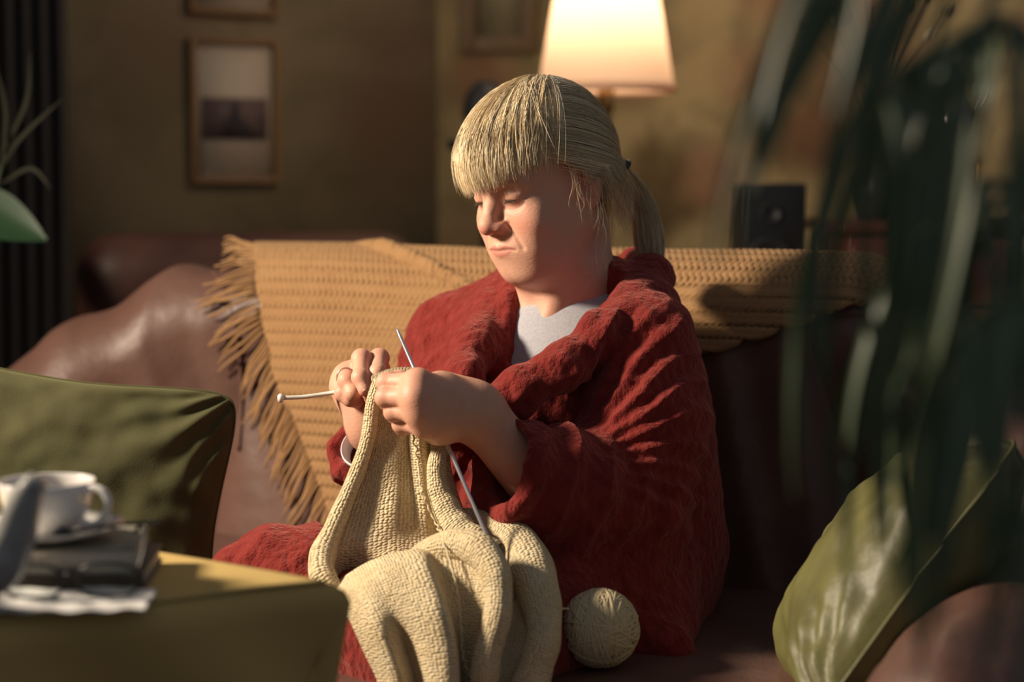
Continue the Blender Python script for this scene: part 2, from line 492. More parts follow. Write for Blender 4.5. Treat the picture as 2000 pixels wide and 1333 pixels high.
def art_boat(root, c, A):
    r, u, nn = A
    mb = MB(); box(mb, c - u * .020, (.175, .105, .003), A); mb.build('print', MT['print'], root, False)
    mb = MB()
    prof = np.array([[-.035, -.068], [.06, -.068], [.045, -.045], [.02, -.02], [.006, .0], [.012, .018], [-.005, .02], [-.012, -.01], [-.03, -.035]])
    V = np.concatenate([c + prof[:, :1] * r + prof[:, 1:] * u + nn * .002, c + prof[:, :1] * r + prof[:, 1:] * u + nn * .003])
    k = len(prof); Q = [(i, (i + 1) % k, k + (i + 1) % k, k + i) for i in range(k)]
    cen = V[k:].mean(0)[None]; V = np.concatenate([V, cen]); T = [(2 * k, k + i, k + (i + 1) % k) for i in range(k)]
    mb.add(V, Q, T); mb.build('silhouette', MT['print_dark'], root, False)
pc = on_wall(456, 217, P0L, NL)
sc_ = np.linalg.norm(pc - CAM) / FPX
frame_on('framed_print', pc, DLV, UP, .235, .365, .014, MT['oak'], MT['mount'], 'tall thin-framed print with a small dark seascape on a cream mount', art_boat)
pc2 = pc + UP * (.365 + .058) + NL * .0
frame_on('framed_print', pc2, DLV, UP, .235, .365, .014, MT['oak'], MT['mount'], 'thin-framed print cut by the top of the photo, above the seascape print')
DBV = nrm([3.0, -.30, 0]); NB = np.cross(DBV, UP)
p3 = on_wall(975, -40, P0L, NB)
frame_on('framed_picture', p3, DBV, UP, .205, .385, .042, MT['goldframe'], MT['artgrey'], 'dark wide-framed picture on the lamplit wall, left of the lamp shade')

# floor lamp -------------------------------------------------------------------
LD = 4.0
lb = W(1184, 179, LD); rb = 268 / 2 * LD / FPX
ltop = .335; rt = rb * .62
lamp = empty('floor_lamp', (lb[0], lb[1], 0), 'brass floor lamp with a glowing cream tapered shade behind the woman', 'lamp')
m = bpy.data.materials.new('lamp_shade_fabric'); m.use_nodes = True; nt = m.node_tree
for nd in list(nt.nodes):
    if nd.type == 'BSDF_PRINCIPLED': nt.nodes.remove(nd)
out = nt.nodes['Material Output']; tr = nt.nodes.new('ShaderNodeBsdfTranslucent'); di = nt.nodes.new('ShaderNodeBsdfDiffuse'); mx = nt.nodes.new('ShaderNodeMixShader')
tr.inputs[0].default_value = (.86, .66, .50, 1); di.inputs[0].default_value = (.75, .60, .48, 1); mx.inputs[0].default_value = .5
nt.links.new(tr.outputs[0], mx.inputs[1]); nt.links.new(di.outputs[0], mx.inputs[2]); nt.links.new(mx.outputs[0], out.inputs[0])
MT['shade'] = m
mb = MB(); lathe(mb, [(rb, 0), (rb * .95, ltop * .13), (rb * .81, ltop * .5), (rt, ltop)], (lb[0], lb[1], lb[2]), 64); mb.build('lamp_shade', m, lamp)
mb = MB(); lathe(mb, [(rb + .001, -.004), (rb + .003, 0), (rb + .001, .014), (rb - .003, .014), (rb - .003, -.004), (rb + .001, -.004)], lb, 64); mb.build('shade_trim', MT['shade'], lamp)
mb = MB(); lathe(mb, [(.0, .02), (.17, .02), (.17, .03), (.03, .045), (.016, .07), (.011, .1), (.011, lb[2] - .03), (.018, lb[2] - .02), (.018, lb[2] + .03), (.012, lb[2] + .06), (0, lb[2] + .06)], (lb[0], lb[1], -.02), 24); mb.build('stand', MT['brass'], lamp)
mb = MB(); lathe(mb, [(0, 0), (.012, .0), (.022, .03), (.03, .065), (.022, .095), (0, .105)], (lb[0], lb[1], lb[2] + .05), 20); bulb = mb.build('bulb', mat('bulb_glow', (.9, .8, .6), emit=((1, .75, .45), 6.0)), lamp)
pl = bpy.data.lights.new('bulb_light', 'POINT'); pl.energy = 3.8; pl.color = (1.0, .76, .54); pl.shadow_soft_size = .05
plo = bpy.data.objects.new('bulb_light', pl); plo.location = (lb[0], lb[1], lb[2] + .19); COL.objects.link(plo)
plo.parent = lamp; plo.matrix_parent_inverse = Matrix.Translation(-lamp.location)

PX_ = .25
# unseen pendant added over the back of the room to brighten the walls
fill_pend = empty('fill_pendant', (PX_, 1.55, 2.4), 'added round white fill lamp, unseen above the frame, brightening the back walls', 'lamp')
mb = MB(); lathe(mb, [(.0, -.12), (.06, -.105), (.105, -.06), (.12, 0), (.105, .06), (.06, .105), (.02, .12)], (PX_, 1.55, 2.4), 32)
mb.build('globe', mat('fill_globe', (.9, .85, .75), emit=((1, .80, .55), 2.0)), fill_pend)
mb = MB(); tube(mb, [(PX_, 1.55, 2.52), (PX_, 1.55, 2.9)], .006, 8); mb.build('cord', MT['black'], fill_pend)
pd = bpy.data.lights.new('wall_fill_light', 'POINT'); pd.energy = 13.0; pd.color = (1.0, .80, .56); pd.shadow_soft_size = .12
pdo = bpy.data.objects.new('wall_fill_light', pd); pdo.location = (PX_, 1.55, 2.22); COL.objects.link(pdo)
pdo.parent = fill_pend; pdo.matrix_parent_inverse = Matrix.Translation(-fill_pend.location)

# ---------------------------------------------------------------- sofa
SO = np.array([.012, .365, 0.]); SA = nrm([.888, -.46, 0]); SN = np.array([SA[1], -SA[0], 0])     # along the back, towards the room
SM = np.stack([SA, SN, UP])
def S(s, n, z): return SO + s * SA + n * SN + z * UP
def to_s(P): return (P - SO) @ SM.T
SEAT = .570
def f_back(P):
    q = to_s(P)
    ex = np.maximum(np.abs(q[:, 0] - .03) - .47, 0)
    a = np.array([.0, .35]); b = np.array([-.06, .91]); ba = b - a
    t = np.clip(((q[:, 1:] - a) @ ba) / (ba @ ba), 0, 1)
    e = q[:, 1:] - a - t[:, None] * ba
    return np.sqrt((e * e).sum(1) + ex ** 2) - (.12 - .03 * t)
ARM_L = [((-.40, -.06, .905), .088), ((-.60, -.01, .875), .095), ((-.75, .07, .785), .10), ((-.84, .24, .675), .10), ((-.84, .78, .64), .10)]
ARM_R = [((.46, -.06, .905), .088), ((.62, .0, .83), .095), ((.76, .10, .70), .10), ((.82, .26, .63), .10), ((.83, .74, .60), .10)]
def f_arm(P, pts):
    q = to_s(P); d = None
    for (a, ra), (b, rb) in zip(pts[:-1], pts[1:]):
        a = np.array(a); b = np.array(b); ba = b - a
        t = np.clip(((q[:, :2] - a[:2]) @ ba[:2]) / (ba[:2] @ ba[:2]), 0, 1)
        e = q - a - t[:, None] * ba
        e[:, 2] = np.maximum(e[:, 2], 0)
        r = ra + (rb - ra) * t
        v = np.sqrt((e * e).sum(1)) - r
        d = v if d is None else smin(d, v, .04)
    return smax(d, .06 - q[:, 2], .02)
def f_seat(P):
    q = to_s(P)
    b = np.abs(q - np.array([.0, .42, SEAT - .11])) - np.array([.74, .40, .11]) + .07
    return np.sqrt((np.maximum(b, 0) ** 2).sum(1)) + np.minimum(b.max(1), 0) - .07
def f_base(P):
    q = to_s(P)
    b = np.abs(q - np.array([.0, .36, .22])) - np.array([.78, .40, .16]) + .02
    return np.sqrt((np.maximum(b, 0) ** 2).sum(1)) + np.minimum(b.max(1), 0) - .02
sofa = empty('sofa', (*S(0, .3, 0)[:2], 0), 'brown leather sofa with rounded back and arms that the woman sits on', 'sofa')
def leather_part(name, f, lo, hi, h, wr=0.0):
    V, Q = sdf_mesh(f, lo, hi, h)
    if wr:
        N = vnormals(V, Q); q = to_s(V)
        # stretched creases running down from the top edge
        w = q[:, 0] * 1.0 + .25 * (q[:, 2] - .9)
        g = np.stack([w * 11, q[:, 2] * 2.6, q[:, 1] * 4], 1)
        dsp = wr * (1 - np.abs(noise(g, 1.0)) * 2) + wr * .5 * noise(g * 2.3, 1.0)
        V = V + N * dsp[:, None]
    return link(name, fast_mesh(name, V, Q), MT['leather'], sofa)
lo_, hi_ = np.array([-1.1, -1.0, 0]), np.array([1.1, 1.1, 1.1])
leather_part('backrest', f_back, lo_, hi_, .012, .006)
leather_part('armrest', lambda P: f_arm(P, ARM_L), (-1.4, -.7, 0), (-.1, 1.0, 1.1), .009, .009)
leather_part('armrest', lambda P: f_arm(P, ARM_R), (.0, -1.0, 0), (1.1, .5, 1.1), .012, .006)
leather_part('seat_cushion', f_seat, (-1.2, -1.1, .2), (1.1, 1.1, .7), .012, .002)
leather_part('base', f_base, (-1.2, -1.1, 0), (1.1, 1.1, .5), .02)
# piped seams on the left wing
def seam(pts, r=.0035):
    P = catmull(np.array(pts), 40); mb = MB(); tube(mb, P, r, 8); mb.build('seam', MT['leather'], sofa)
def arm_surface(px, py, f):
    d = W(px, py, 1.) - CAM; t = np.linspace(2.2, 3.1, 400)
    v = f(CAM + d[None] * t[:, None]); i = int(np.argmax(v < 0)) if (v < 0).any() else int(np.argmin(v))
    return CAM + d * t[i]
fL = lambda P: np.minimum(f_arm(P, ARM_L), f_back(P))
seam([arm_surface(x, y, fL) for x, y in ((418, 530), (440, 570), (462, 640), (470, 720), (472, 800), (466, 880))])
for (s, n) in ((-.72, .02), (.72, .02), (-.72, .68), (.72, .68)):
    mb = MB(); p = S(s, n, 0); lathe(mb, [(0, 0), (.02, 0), (.03, .07), (0, .07)], p, 16); mb.build('foot', MT['wood'], sofa)

# ---------------------------------------------------------------- ochre throw over the back
TR = .09 + .010
A0 = math.radians(81)
def throw_pt(s, v, off=0.0):
    r = TR + off
    va = np.clip(v, None, TR * A0); ang = va / TR
    n = -.06 + r * np.sin(ang); z = .91 + r * np.cos(ang)
    ex = np.maximum(v - TR * A0, 0)
    n = n + ex * .159; z = z - ex * .987
    return SO + s[..., None] * SA + n[..., None] * SN + z[..., None] * UP
# left edge as seen in the photo: x of the edge for a height in the frame
EY = np.array([485, 500, 570, 640, 740, 850, 960, 1040, 1150]); EX = np.array([498, 503, 508, 520, 546, 592, 636, 655, 690])
def left_s(v):
    s = np.full_like(v, -.5)
    for _ in range(25):
        p = proj(throw_pt(s, v)); tgt = np.interp(p[:, 1], EY, EX)
        s = s + (tgt - p[:, 0]) / FPX * 2.8 * 1.05
    return s
nv, ns = 230, 480
vv = np.linspace(-.17, .50, nv)
sl = left_s(np.maximum(vv, 0.0)); sl = np.where(vv < 0, sl[np.argmin(np.abs(vv))] - .0, sl)
sr = np.interp(vv, [-.2, .0, .09, .13, .20, .27, .5], [.585, .59, .575, .47, .27, .10, .0])
tt = np.linspace(0, 1, ns)
sg = sl[:, None] + (sr - sl)[:, None] * tt[None]; vg = np.broadcast_to(vv[:, None], sg.shape)
# waves of slanted stitches
ph = sg / .0100; row = vg / .0095
tri = np.abs((row * .5) % 1.0 - .5) * 2
st = .5 + .5 * np.cos(2 * np.pi * (ph + .75 * tri))
hole = np.exp(-((row % 1.0 - .5) / .22) ** 2)
hgt = .0030 * st * (.6 + .4 * (1 - hole)) - .0016 * hole * (1 - st)
hgt += .006 * noise(np.stack([sg * 6, vg * 4, 0 * sg], -1), 1.0)
# second layer folded over, its edge running from the crest down to the right
fl = -.285 + (vg - .02) * 2.35
sd = sg - fl
hgt += np.where(vg > .0, .007 / (1 + np.exp(-sd / .006)) + .010 * np.exp(-((sd - .012) / .014) ** 2), .0) * np.clip(vg / .03, 0, 1) * np.clip((.25 - sg) / .12, 0, 1)
# rounded right-hand end drops round the corner of the back
exr = np.maximum(sg - .50, 0)
Pt = throw_pt(sg, np.where(vg < .0, vg, vg), hgt)
ctr = throw_pt(np.full_like(sg, .0), np.zeros_like(sg))
# pull the end round the rounded cap of the back
q = to_s(Pt.reshape(-1, 3)).reshape(Pt.shape)
k = np.clip((q[..., 0] - .49) / .10, 0, 1); ca = np.sqrt(np.maximum(1 - (k * .98) ** 2, 0))
q[..., 1] = -.06 + (q[..., 1] + .06) * np.where(q[..., 2] > .6, ca, 1)
q[..., 2] = np.where(q[..., 2] > .88, .88 + (q[..., 2] - .88) * ca, q[..., 2])
Pt = SO + q @ SM
throw = empty('throw_blanket', S(0, 0, .6), 'ochre knitted throw with a fringe draped over the back of the sofa', 'blanket')
me = fast_mesh('woven_panel', Pt.reshape(-1, 3), grid_quads(nv, ns)[:, ::-1], uv=np.stack([sg, vg], -1).reshape(-1, 2))
wp = link('woven_panel', me, MT['throw'], throw)
mdf = wp.modifiers.new('thick', 'SOLIDIFY'); mdf.thickness = .006; mdf.offset = -1
# fringe: each tassel hangs from the left edge
nt_ = 68
rg = np.random.default_rng(11)
vs_ = np.linspace(-.015, .47, nt_)
s_edge = left_s(np.maximum(vs_, 0))
for i in range(nt_):
    p = throw_pt(np.array([s_edge[i]]), np.array([vs_[i]]), .003)[0]
    pxy = proj(p)
    f = np.clip((pxy[1] - 490) / 400, 0, 1)
    Ld = (.072 + .020 * rg.random()) * (1 if f > .1 else .8)
    ang = math.radians(172 + 70 * min(1, f * 1.7 + .03) + rg.normal(0, 7))          # direction in the plane of the back
    dirv = math.cos(ang) * SA + math.sin(ang) * nrm(S(0, -.06, .9) - S(0, .03, .35))
    t = np.linspace(0, 1, 9)
    Pq = p[None] + dirv[None] * (t * Ld)[:, None]
    Pq += (np.cross(dirv, SN) * 1.0)[None] * (.004 * np.sin(t * 7 + rg.random() * 6) * t)[:, None] - UP[None] * (.012 * t ** 2)[:, None]
    # lie on the leather behind
    for _ in range(3):
        fd = np.minimum(f_back(Pq), f_arm(Pq, ARM_L))
        Pq = Pq + SN[None] * np.clip(.013 - fd, -.002, .06)[:, None]
    mb = MB(); tube(mb, Pq, np.interp(t, [0, .15, .8, 1], [.0018, .0023, .0021, .0013]) * (1 + .15 * rg.random()), 6)
    mb.build('tassel', MT['throw'], throw)

# ---------------------------------------------------------------- cushions
def cushion(name, c, ex, ey, w, h, th, m, label, seed, wr=.004, seam_r=.0022, pinch=.10, dirs=None):
    ex = nrm(ex); ez = nrm(np.cross(ex, ey)); ey = np.cross(ez, ex)
    n = 90
    u = np.linspace(-1, 1, n); U, Vv = np.meshgrid(u, u, indexing='ij')
    prof = np.clip((1 - np.abs(U) ** 2.6), 0, 1) ** .6 * np.clip((1 - np.abs(Vv) ** 2.6), 0, 1) ** .6
    sx = 1 - pinch * (1 - np.abs(Vv) ** 1.6) * np.abs(U) ** 3 ; sy = 1 - pinch * (1 - np.abs(U) ** 1.6) * np.abs(Vv) ** 3
    root = empty(name, c, label, 'cushion')
    cr_ = 1 - .10 * (np.abs(U) * np.abs(Vv)) ** 5
    base = np.stack([U * w / 2 * sx * cr_, Vv * h / 2 * sy * cr_, 0 * U], -1)
    edge = np.clip((1 - np.maximum(np.abs(U), np.abs(Vv))) / .1, 0, 1)
    for side in (1, -1):
        Z = side * th / 2 * prof
        g = np.stack([U * 3, Vv * 3, np.full_like(U, seed + side * 5.)], -1)
        # creases radiate from the corners and pulled edges
        rad = np.arctan2(np.abs(Vv) - 1.15, np.abs(U) - 1.15)
        cr = np.sin(rad * 26 + 2.5 * noise(g, 1.0) + seed) * np.exp(-((1 - np.abs(U)) ** 2 + (1 - np.abs(Vv)) ** 2) / .35)
        Z = Z + side * edge * (wr * 1.1 * cr + wr * noise(g, 1.3) + wr * .5 * noise(g * 2.7, 1.0))
        P = base.copy(); P[..., 2] = Z
        Pw = np.asarray(c, float) + P[..., :1] * ex + P[..., 1:2] * ey + P[..., 2:] * ez
        Qd = grid_quads(n, n)
        me = fast_mesh('cover', Pw.reshape(-1, 3), Qd if side > 0 else Qd[:, ::-1])
        link('cover_front' if side > 0 else 'cover_back', me, m, root)
    ring = np.concatenate([base[:, 0], base[-1, 1:], base[::-1, -1][1:], base[0, ::-1][1:]])
    Pw = np.asarray(c, float) + ring[:, :1] * ex + ring[:, 1:2] * ey
    mb = MB(); tube(mb, Pw, seam_r, 6, cap=False); mb.build('seam', m, root)
    return root
cushion('cushion', W(120, 1002, 2.28), (.985, .10, -.13), (.10, .30, .95), .42, .37, .10, MT['green'],
        'moss green velvet cushion on the sofa behind the teacup', 1.0, .006)
cushion('cushion', W(1745, 1115, 1.98), (.60, .10, .80), (.10, .99, -.10), .36, .36, .16, MT['satin'],
        'shiny olive cushion propped on the right arm of the sofa behind the palm', 4.0, .007)

# ---------------------------------------------------------------- the woman
person = empty('person', (*W(1190, 1240, 2.25)[:2], SEAT), 'woman in a dark red fleece robe looking down at her knitting on the sofa', 'person')
YAW, PIT, ROLL = math.radians(50), math.radians(15), math.radians(3)
fw = np.array([-math.sin(YAW) * math.cos(PIT), -math.cos(YAW) * math.cos(PIT), -math.sin(PIT)])
l0 = nrm(np.cross([0, 0, 1.], fw)); u0 = np.cross(fw, l0)
HL = math.cos(ROLL) * l0 + math.sin(ROLL) * u0; HU = math.cos(ROLL) * u0 - math.sin(ROLL) * l0; HF = fw
HM = np.stack([HL, HF, HU])                                # rows: her left, forward, up
HO = np.array([.0370, .0, 1.114]); HS = .955
def to_h(P): return ((P - HO) @ HM.T) / HS
def H(x, y, z): return HO + HS * (x * HL + y * HF + z * HU)

def f_head0(P):
    q = to_h(P)
    m = q.copy(); m[:, 0] = np.abs(m[:, 0])                # symmetric features
    d = sd_ell(q, (0, -.012, .026), (.073, .094, .086))
    d = smin(d, sd_ell(q, (0, .036, .048), (.060, .050, .046)), .03)
    d = smin(d, sd_ell(q, (0, .034, -.038), (.061, .050, .080)), .03)
    d = smin(d, sd_cone(m, (.052, .0, -.055), (.020, .056, -.097), .020, .019), .03)      # jaw
    d = smin(d, sd_ell(q, (0, .066, -.097), (.022, .019, .017)), .024)                    # chin
    d = smin(d, sd_ell(m, (.037, .063, -.038), (.026, .020, .026)), .022)                 # cheeks
    d = smin(d, sd_ell(m, (.030, .066, -.072), (.018, .014, .018)), .02)                  # jowls by the mouth
    d = smin(d, sd_ell(q, (0, .034, -.098), (.040, .036, .020)), .03)                     # soft under-chin
    d = smin(d, sd_cone(m, (.010, .087, .014), (.044, .071, .016), .0085, .008), .018)    # brow
    d = smax(d, -sd_ell(m, (.031, .102, -.002), (.018, .020, .013)), .015)                # eye sockets
    d = smin(d, sd_ell(m, (.0305, .0730, .0005), (.0155, .0140, .0130)), .006)            # lids over the eyeballs
    # lid opening: a low narrow slit, and a crease above the lid
    zz = -.0048 + .10 * (m[:, 0] - .0325) ** 2 / .015 * 0
    slit = sd_ell(m, (.0305, .0870, -.0062), (.0130, .0042, .0016)); d = smax(d, -slit, .0022)
    # nose
    nose = sd_cone(q, (0, .0820, .012), (0, .0905, -.008), .0072, .0078)
    nose = smin(nose, sd_cone(q, (0, .0905, -.008), (0, .1045, -.0300), .0085, .0105), .01)
    nose = smin(nose, sd_ell(q, (0, .1040, -.0325), (.0122, .0115, .0108)), .008)
    nose = smin(nose, sd_ell(m, (.0122, .0965, -.0368), (.0072, .0095, .0074)), .006)
    d = smin(d, nose, .012)
    d = smax(d, -sd_ell(m, (.0070, .1000, -.0455), (.0036, .0055, .0032)), .003)          # nostrils
    d = smax(d, -sd_cone(m, (.0205, .0900, -.0320), (.0210, .0870, -.0420), .0010), .004)  # wing groove
    # mouth
    d = smin(d, sd_ell(q, (0, .0680, -.066), (.030, .0265, .020)), .022)
    d = smax(d, -sd_cone(q, (0, .0975, -.048), (0, .0965, -.058), .0016), .005)            # philtrum
    up = np.minimum(sd_cone(m, (0, .0935, -.0638), (.0075, .0925, -.0630), .0027, .0029), sd_cone(m, (.0075, .0925, -.0630), (.0250, .0795, -.0670), .0029, .0014))
    d = smin(d, up, .005)
    lw = np.minimum(sd_cone(m, (0, .0915, -.0722), (.010, .0895, -.0718), .0042, .0039), sd_cone(m, (.010, .0895, -.0718), (.0235, .0795, -.0685), .0039, .0014))
    d = smin(d, lw, .005)
    # ear
    er = m - np.array([.0735, -.012, -.012])
    er = er @ np.array([[.93, .36, 0], [-.36, .93, 0], [0, 0, 1.]]).T
    e = sd_ell(er, (0, 0, 0), (.0075, .019, .031)); e = smax(e, -sd_ell(er, (.008, .003, .002), (.008, .011, .019)), .006)
    d = smin(d, e, .008)
    return d * HS

_ys = np.linspace(.13, .0, 521)
def on_face(x, z):
    v = f_head0(HO + HS * np.stack([np.full(521, x), _ys, np.full(521, z)], 1) @ HM)
    return np.array([x, _ys[int(np.argmax(v < 0))], z])
LINES = []
MOUTH = [on_face(x_, z_) for x_, z_ in ((0, -.0674), (.006, -.0670), (.012, -.0667), (.018, -.0669), (.0230, -.0675), (.0268, -.0686))]
for a_, b_ in zip(MOUTH[:-1], MOUTH[1:]): LINES.append((a_, b_, .0010, .0026))
for r_, k_, pts_ in ((.0004, .0035, [(.018, .0070), (.0245, .0092), (.031, .0096), (.038, .0078), (.045, .0040)]),       # lid crease
                     (.0001, .0045, [(.017, -.0140), (.024, -.0175), (.031, -.0185), (.038, -.0172), (.045, -.0135)]),   # under the eye
                     (.0001, .0022, [(.0475, -.0020), (.054, .0005), (.060, .0045)]),                                     # crow's feet
                     (.0001, .0022, [(.0475, -.0060), (.054, -.0065), (.061, -.0065)]),
                     (.0001, .0022, [(.0465, -.0100), (.052, -.0135), (.058, -.0180)]),
                     (.0002, .0065, [(.0215, -.0350), (.0265, -.0430), (.0310, -.0520), (.0345, -.0610), (.0365, -.0680)])):  # smile fold
    q_ = [on_face(*p_) for p_ in pts_]
    LINES += [(a_, b_, r_, k_) for a_, b_ in zip(q_[:-1], q_[1:])]
def f_head(P):
    d = f_head0(P) / HS
    near = np.abs(d) < .012
    if near.any():
        m = to_h(P[near]); m[:, 0] = np.abs(m[:, 0]); dn = d[near]
        for k_ in sorted(set(l[3] for l in LINES)):
            g = None
            for a_, b_, r_, kk in LINES:
                if kk != k_: continue
                e = sd_cone(m, a_, b_, r_); g = e if g is None else np.minimum(g, e)
            dn = smax(dn, -g, k_)
        d[near] = dn
    return d * HS

NB0 = H(0, -.030, -.075); NB1 = W(1105, 640, 2.345)
TL = nrm([.82, -.57, 0]); TF = np.array([-.57, -.82, 0]); TMx = np.stack([TL, TF, UP])       # torso: her left, forward
TC = np.array([.070, .055, 0])
def to_t(P): return (P - TC) @ TMx.T
def Tt(x, y, z): return TC + x * TL + y * TF + z * UP
def f_neck(P):
    d = sd_chain(P, [(NB0, .050), ((NB0 + NB1) / 2, .052), (NB1, .066)], .03)
    q = to_t(P)
    d = smin(d, sd_ell(q, (0, .015, .83), (.165, .095, .105)), .05)
    m = q.copy(); m[:, 0] = np.abs(m[:, 0])
    d = smin(d, sd_cone(m, (.02, .075, .900), (.085, .050, .915), .006), .03)                # collar bones
    # neck cords
    a = H(.045, -.015, -.06); d = smin(d, sd_cone(P, a, Tt(.012, .085, .900), .010, .007), .022)
    a = H(-.045, -.015, -.06); d = smin(d, sd_cone(P, a, Tt(-.012, .085, .900), .010, .007), .022)
    return d
def f_bust(P): return smin(f_head(P), f_neck(P), .028)

SKIN = np.array([.60, .335, .238])
def head_cols(V):
    q = to_h(V); m = q.copy(); m[:, 0] = np.abs(m[:, 0])
    C = np.tile(SKIN, (len(V), 1))
    def blend(mask, col):
        nonlocal C
        mask = np.clip(mask, 0, 1)[:, None]; C = C * (1 - mask) + np.asarray(col) * mask
    def g(c, r): return np.exp(-(((m - np.asarray(c)) / np.asarray(r)) ** 2).sum(1))
    blend(.15 * noise(q, 60) + .12 * noise(q, 160), (.50, .20, .13))
    blend(.55 * g((.042, .075, -.035), (.022, .05, .022)), (.60, .235, .165))
    blend(.55 * g((0, .112, -.036), (.014, .02, .012)), (.58, .20, .145))
    blend(.6 * g((.012, .10, -.040), (.009, .02, .009)), (.55, .19, .14))
    blend(.35 * g((.0305, .089, -.014), (.016, .05, .005)), (.46, .22, .17))
    blend(.35 * g((.0305, .089, .006), (.018, .05, .006)), (.50, .24, .185))
    # lips
    fr = q[:, 1] > .07
    zt = -.0592 - .0022 * (m[:, 0] < .003) - .0075 * (m[:, 0] / .026) ** 2; zb = -.0772 + .0095 * (m[:, 0] / .026) ** 2
    lip = np.clip((zt - q[:, 2]) / .0012, 0, 1) * np.clip((q[:, 2] - zb) / .0012, 0, 1) * np.clip((.0265 - m[:, 0]) / .002, 0, 1) * fr
    blend(.75 * lip, (.47, .165, .135))
    sm = np.min([sd_cone(m, a_, b_, 0.) for a_, b_ in zip(MOUTH[:-1], MOUTH[1:])], axis=0)
    blend(.75 * np.exp(-(sm / .0013) ** 2), (.20, .055, .045))
    # brows, lash line and the eye in the slit
    bz = .0165 + .0035 * np.sin(np.clip((m[:, 0] - .012) / .036, 0, 1) * 2.6)
    blend(.55 * np.exp(-((q[:, 2] - bz) / .0028) ** 2) * (m[:, 0] > .011) * (m[:, 0] < .05) * fr * (.7 + .3 * noise(q, 700)), (.30, .17, .085))
    sl = sd_ell(m, (.0305, .0870, -.0062), (.0130, .0062, .0017))
    blend(np.clip(1 - sl / .0008, 0, 1) * fr * (sl < .0012), (.035, .022, .018))
    blend(.7 * np.clip(1 - np.abs(m[:, 2] + .0100) / .0015, 0, 1) * fr * (np.abs(m[:, 0] - .0325) < .011) * 0.4, (.50, .18, .14))
    blend(np.exp(-(((m - np.array([.0070, .1000, -.0455])) / .0045) ** 2).sum(1)), (.12, .03, .025))
    blend(.5 * np.exp(-(((m - np.array([.076, -.012, -.012])) / np.array([.02, .02, .03])) ** 2).sum(1)), (.55, .17, .12))
    # neck and chest redder
    blend(.35 * np.clip((.99 - V[:, 2]) / .05, 0, 1), (.56, .27, .18))
    return C

# hands --------------------------------------------------------------------
def hand(P, wrist, rw, elbow, re_, fingers, palm_k=.018, palms=()):
    d = sd_cone(P, wrist, elbow, rw, re_)
    d = smin(d, sd_cone(P, wrist + (wrist - elbow) * .04, wrist, rw * .96, rw), .01)
    palm = None
    for pts in fingers:
        a = sd_cone(P, wrist, pts[0][0], rw * .78, pts[0][1] * 1.25); palm = a if palm is None else smin(palm, a, palm_k)
    for c, r in palms: palm = smin(palm, sd_ell(P, c, (r, r, r)), palm_k)
    fd = None
    for pts in fingers:
        e = sd_chain(P, pts, .0035)
        for (c, r) in pts[:-1]: e = smin(e, np.linalg.norm(P - c, axis=1) - r * 1.06, .006)
        fd = e if fd is None else smin(fd, e, .0022)
    palm = smin(palm, fd, .0065)
    return smin(d, palm, .022)

def fing(pts, r): return [(W(*p), rr) for p, rr in zip(pts, r)]
# her left hand, back of the hand towards the camera
LWR = W(928, 806, 2.090); LEL = W(1130, 1020, 2.15)
LF = [fing([(816, 747, 2.030), (754, 748, 2.052), (757, 758, 2.085), (778, 764, 2.105)], [.0125, .0098, .0088, .0075]),
      fing([(812, 776, 2.018), (752, 777, 2.040), (757, 785, 2.076), (780, 790, 2.092)], [.0125, .0098, .0088, .0075]),
      fing([(820, 806, 2.020), (768, 805, 2.042), (772, 812, 2.076), (796, 814, 2.090)], [.0120, .0093, .0083, .0072]),
      fing([(832, 833, 2.030), (783, 830, 2.050), (786, 836, 2.078), (806, 836, 2.092)], [.0112, .0085, .0076, .0068]),
      fing([(868, 764, 2.115), (822, 748, 2.125), (784, 741, 2.118), (758, 740, 2.108)], [.0160, .0120, .0105, .0085])]
LPALM = [(W(872, 800, 2.065), .026), (W(856, 832, 2.062), .020), (W(860, 762, 2.070), .020), (W(880, 775, 2.105), .022)]
def f_lhand(P): return hand(P, LWR, .0275, LEL, .046, LF, .02, LPALM)
# her right hand, fingers over the needle, finger tips towards the camera
RWR = W(724, 836, 2.240); REL = W(795, 975, 2.41)
RF = [fing([(738, 722, 2.250), (741, 700, 2.205), (738, 728, 2.175), (735, 750, 2.168)], [.0115, .0105, .0090, .0078]),
      fing([(705, 724, 2.245), (706, 701, 2.195), (704, 738, 2.165), (712, 762, 2.158)], [.0115, .0105, .0092, .0080]),
      fing([(676, 733, 2.240), (678, 744, 2.192), (690, 768, 2.182), (702, 783, 2.192)], [.0112, .0100, .0086, .0076]),
      fing([(667, 756, 2.238), (670, 768, 2.196), (684, 780, 2.192), (698, 788, 2.200)], [.0100, .0090, .0078, .0070]),
      fing([(730, 806, 2.235), (738, 786, 2.205), (730, 776, 2.180), (720, 770, 2.168)], [.0140, .0115, .0098, .0080])]
RPALM = [(W(704, 772, 2.236), .020), (W(716, 800, 2.234), .020), (W(692, 760, 2.238), .017)]
def f_rhand(P): return hand(P, RWR, .0215, REL, .034, RF, .02, RPALM)

def hand_cols(V, F, nails):
    C = np.tile(SKIN * np.array([1.0, .96, .95]), (len(V), 1))
    def blend(mask, col):
        nonlocal C
        mask = np.clip(mask, 0, 1)[:, None]; C = C * (1 - mask) + np.asarray(col) * mask
    blend(.18 * noise(V, 90) + .10 * noise(V, 300), (.48, .19, .13))
    for pts in F:
        for c, r in pts[:2]: blend(.40 * np.exp(-(np.linalg.norm(V - c, axis=1) / (r * 1.2)) ** 2), (.58, .20, .145))
        blend(.30 * np.exp(-(np.linalg.norm(V - pts[3][0], axis=1) / .011) ** 2), (.60, .22, .17))
    return C

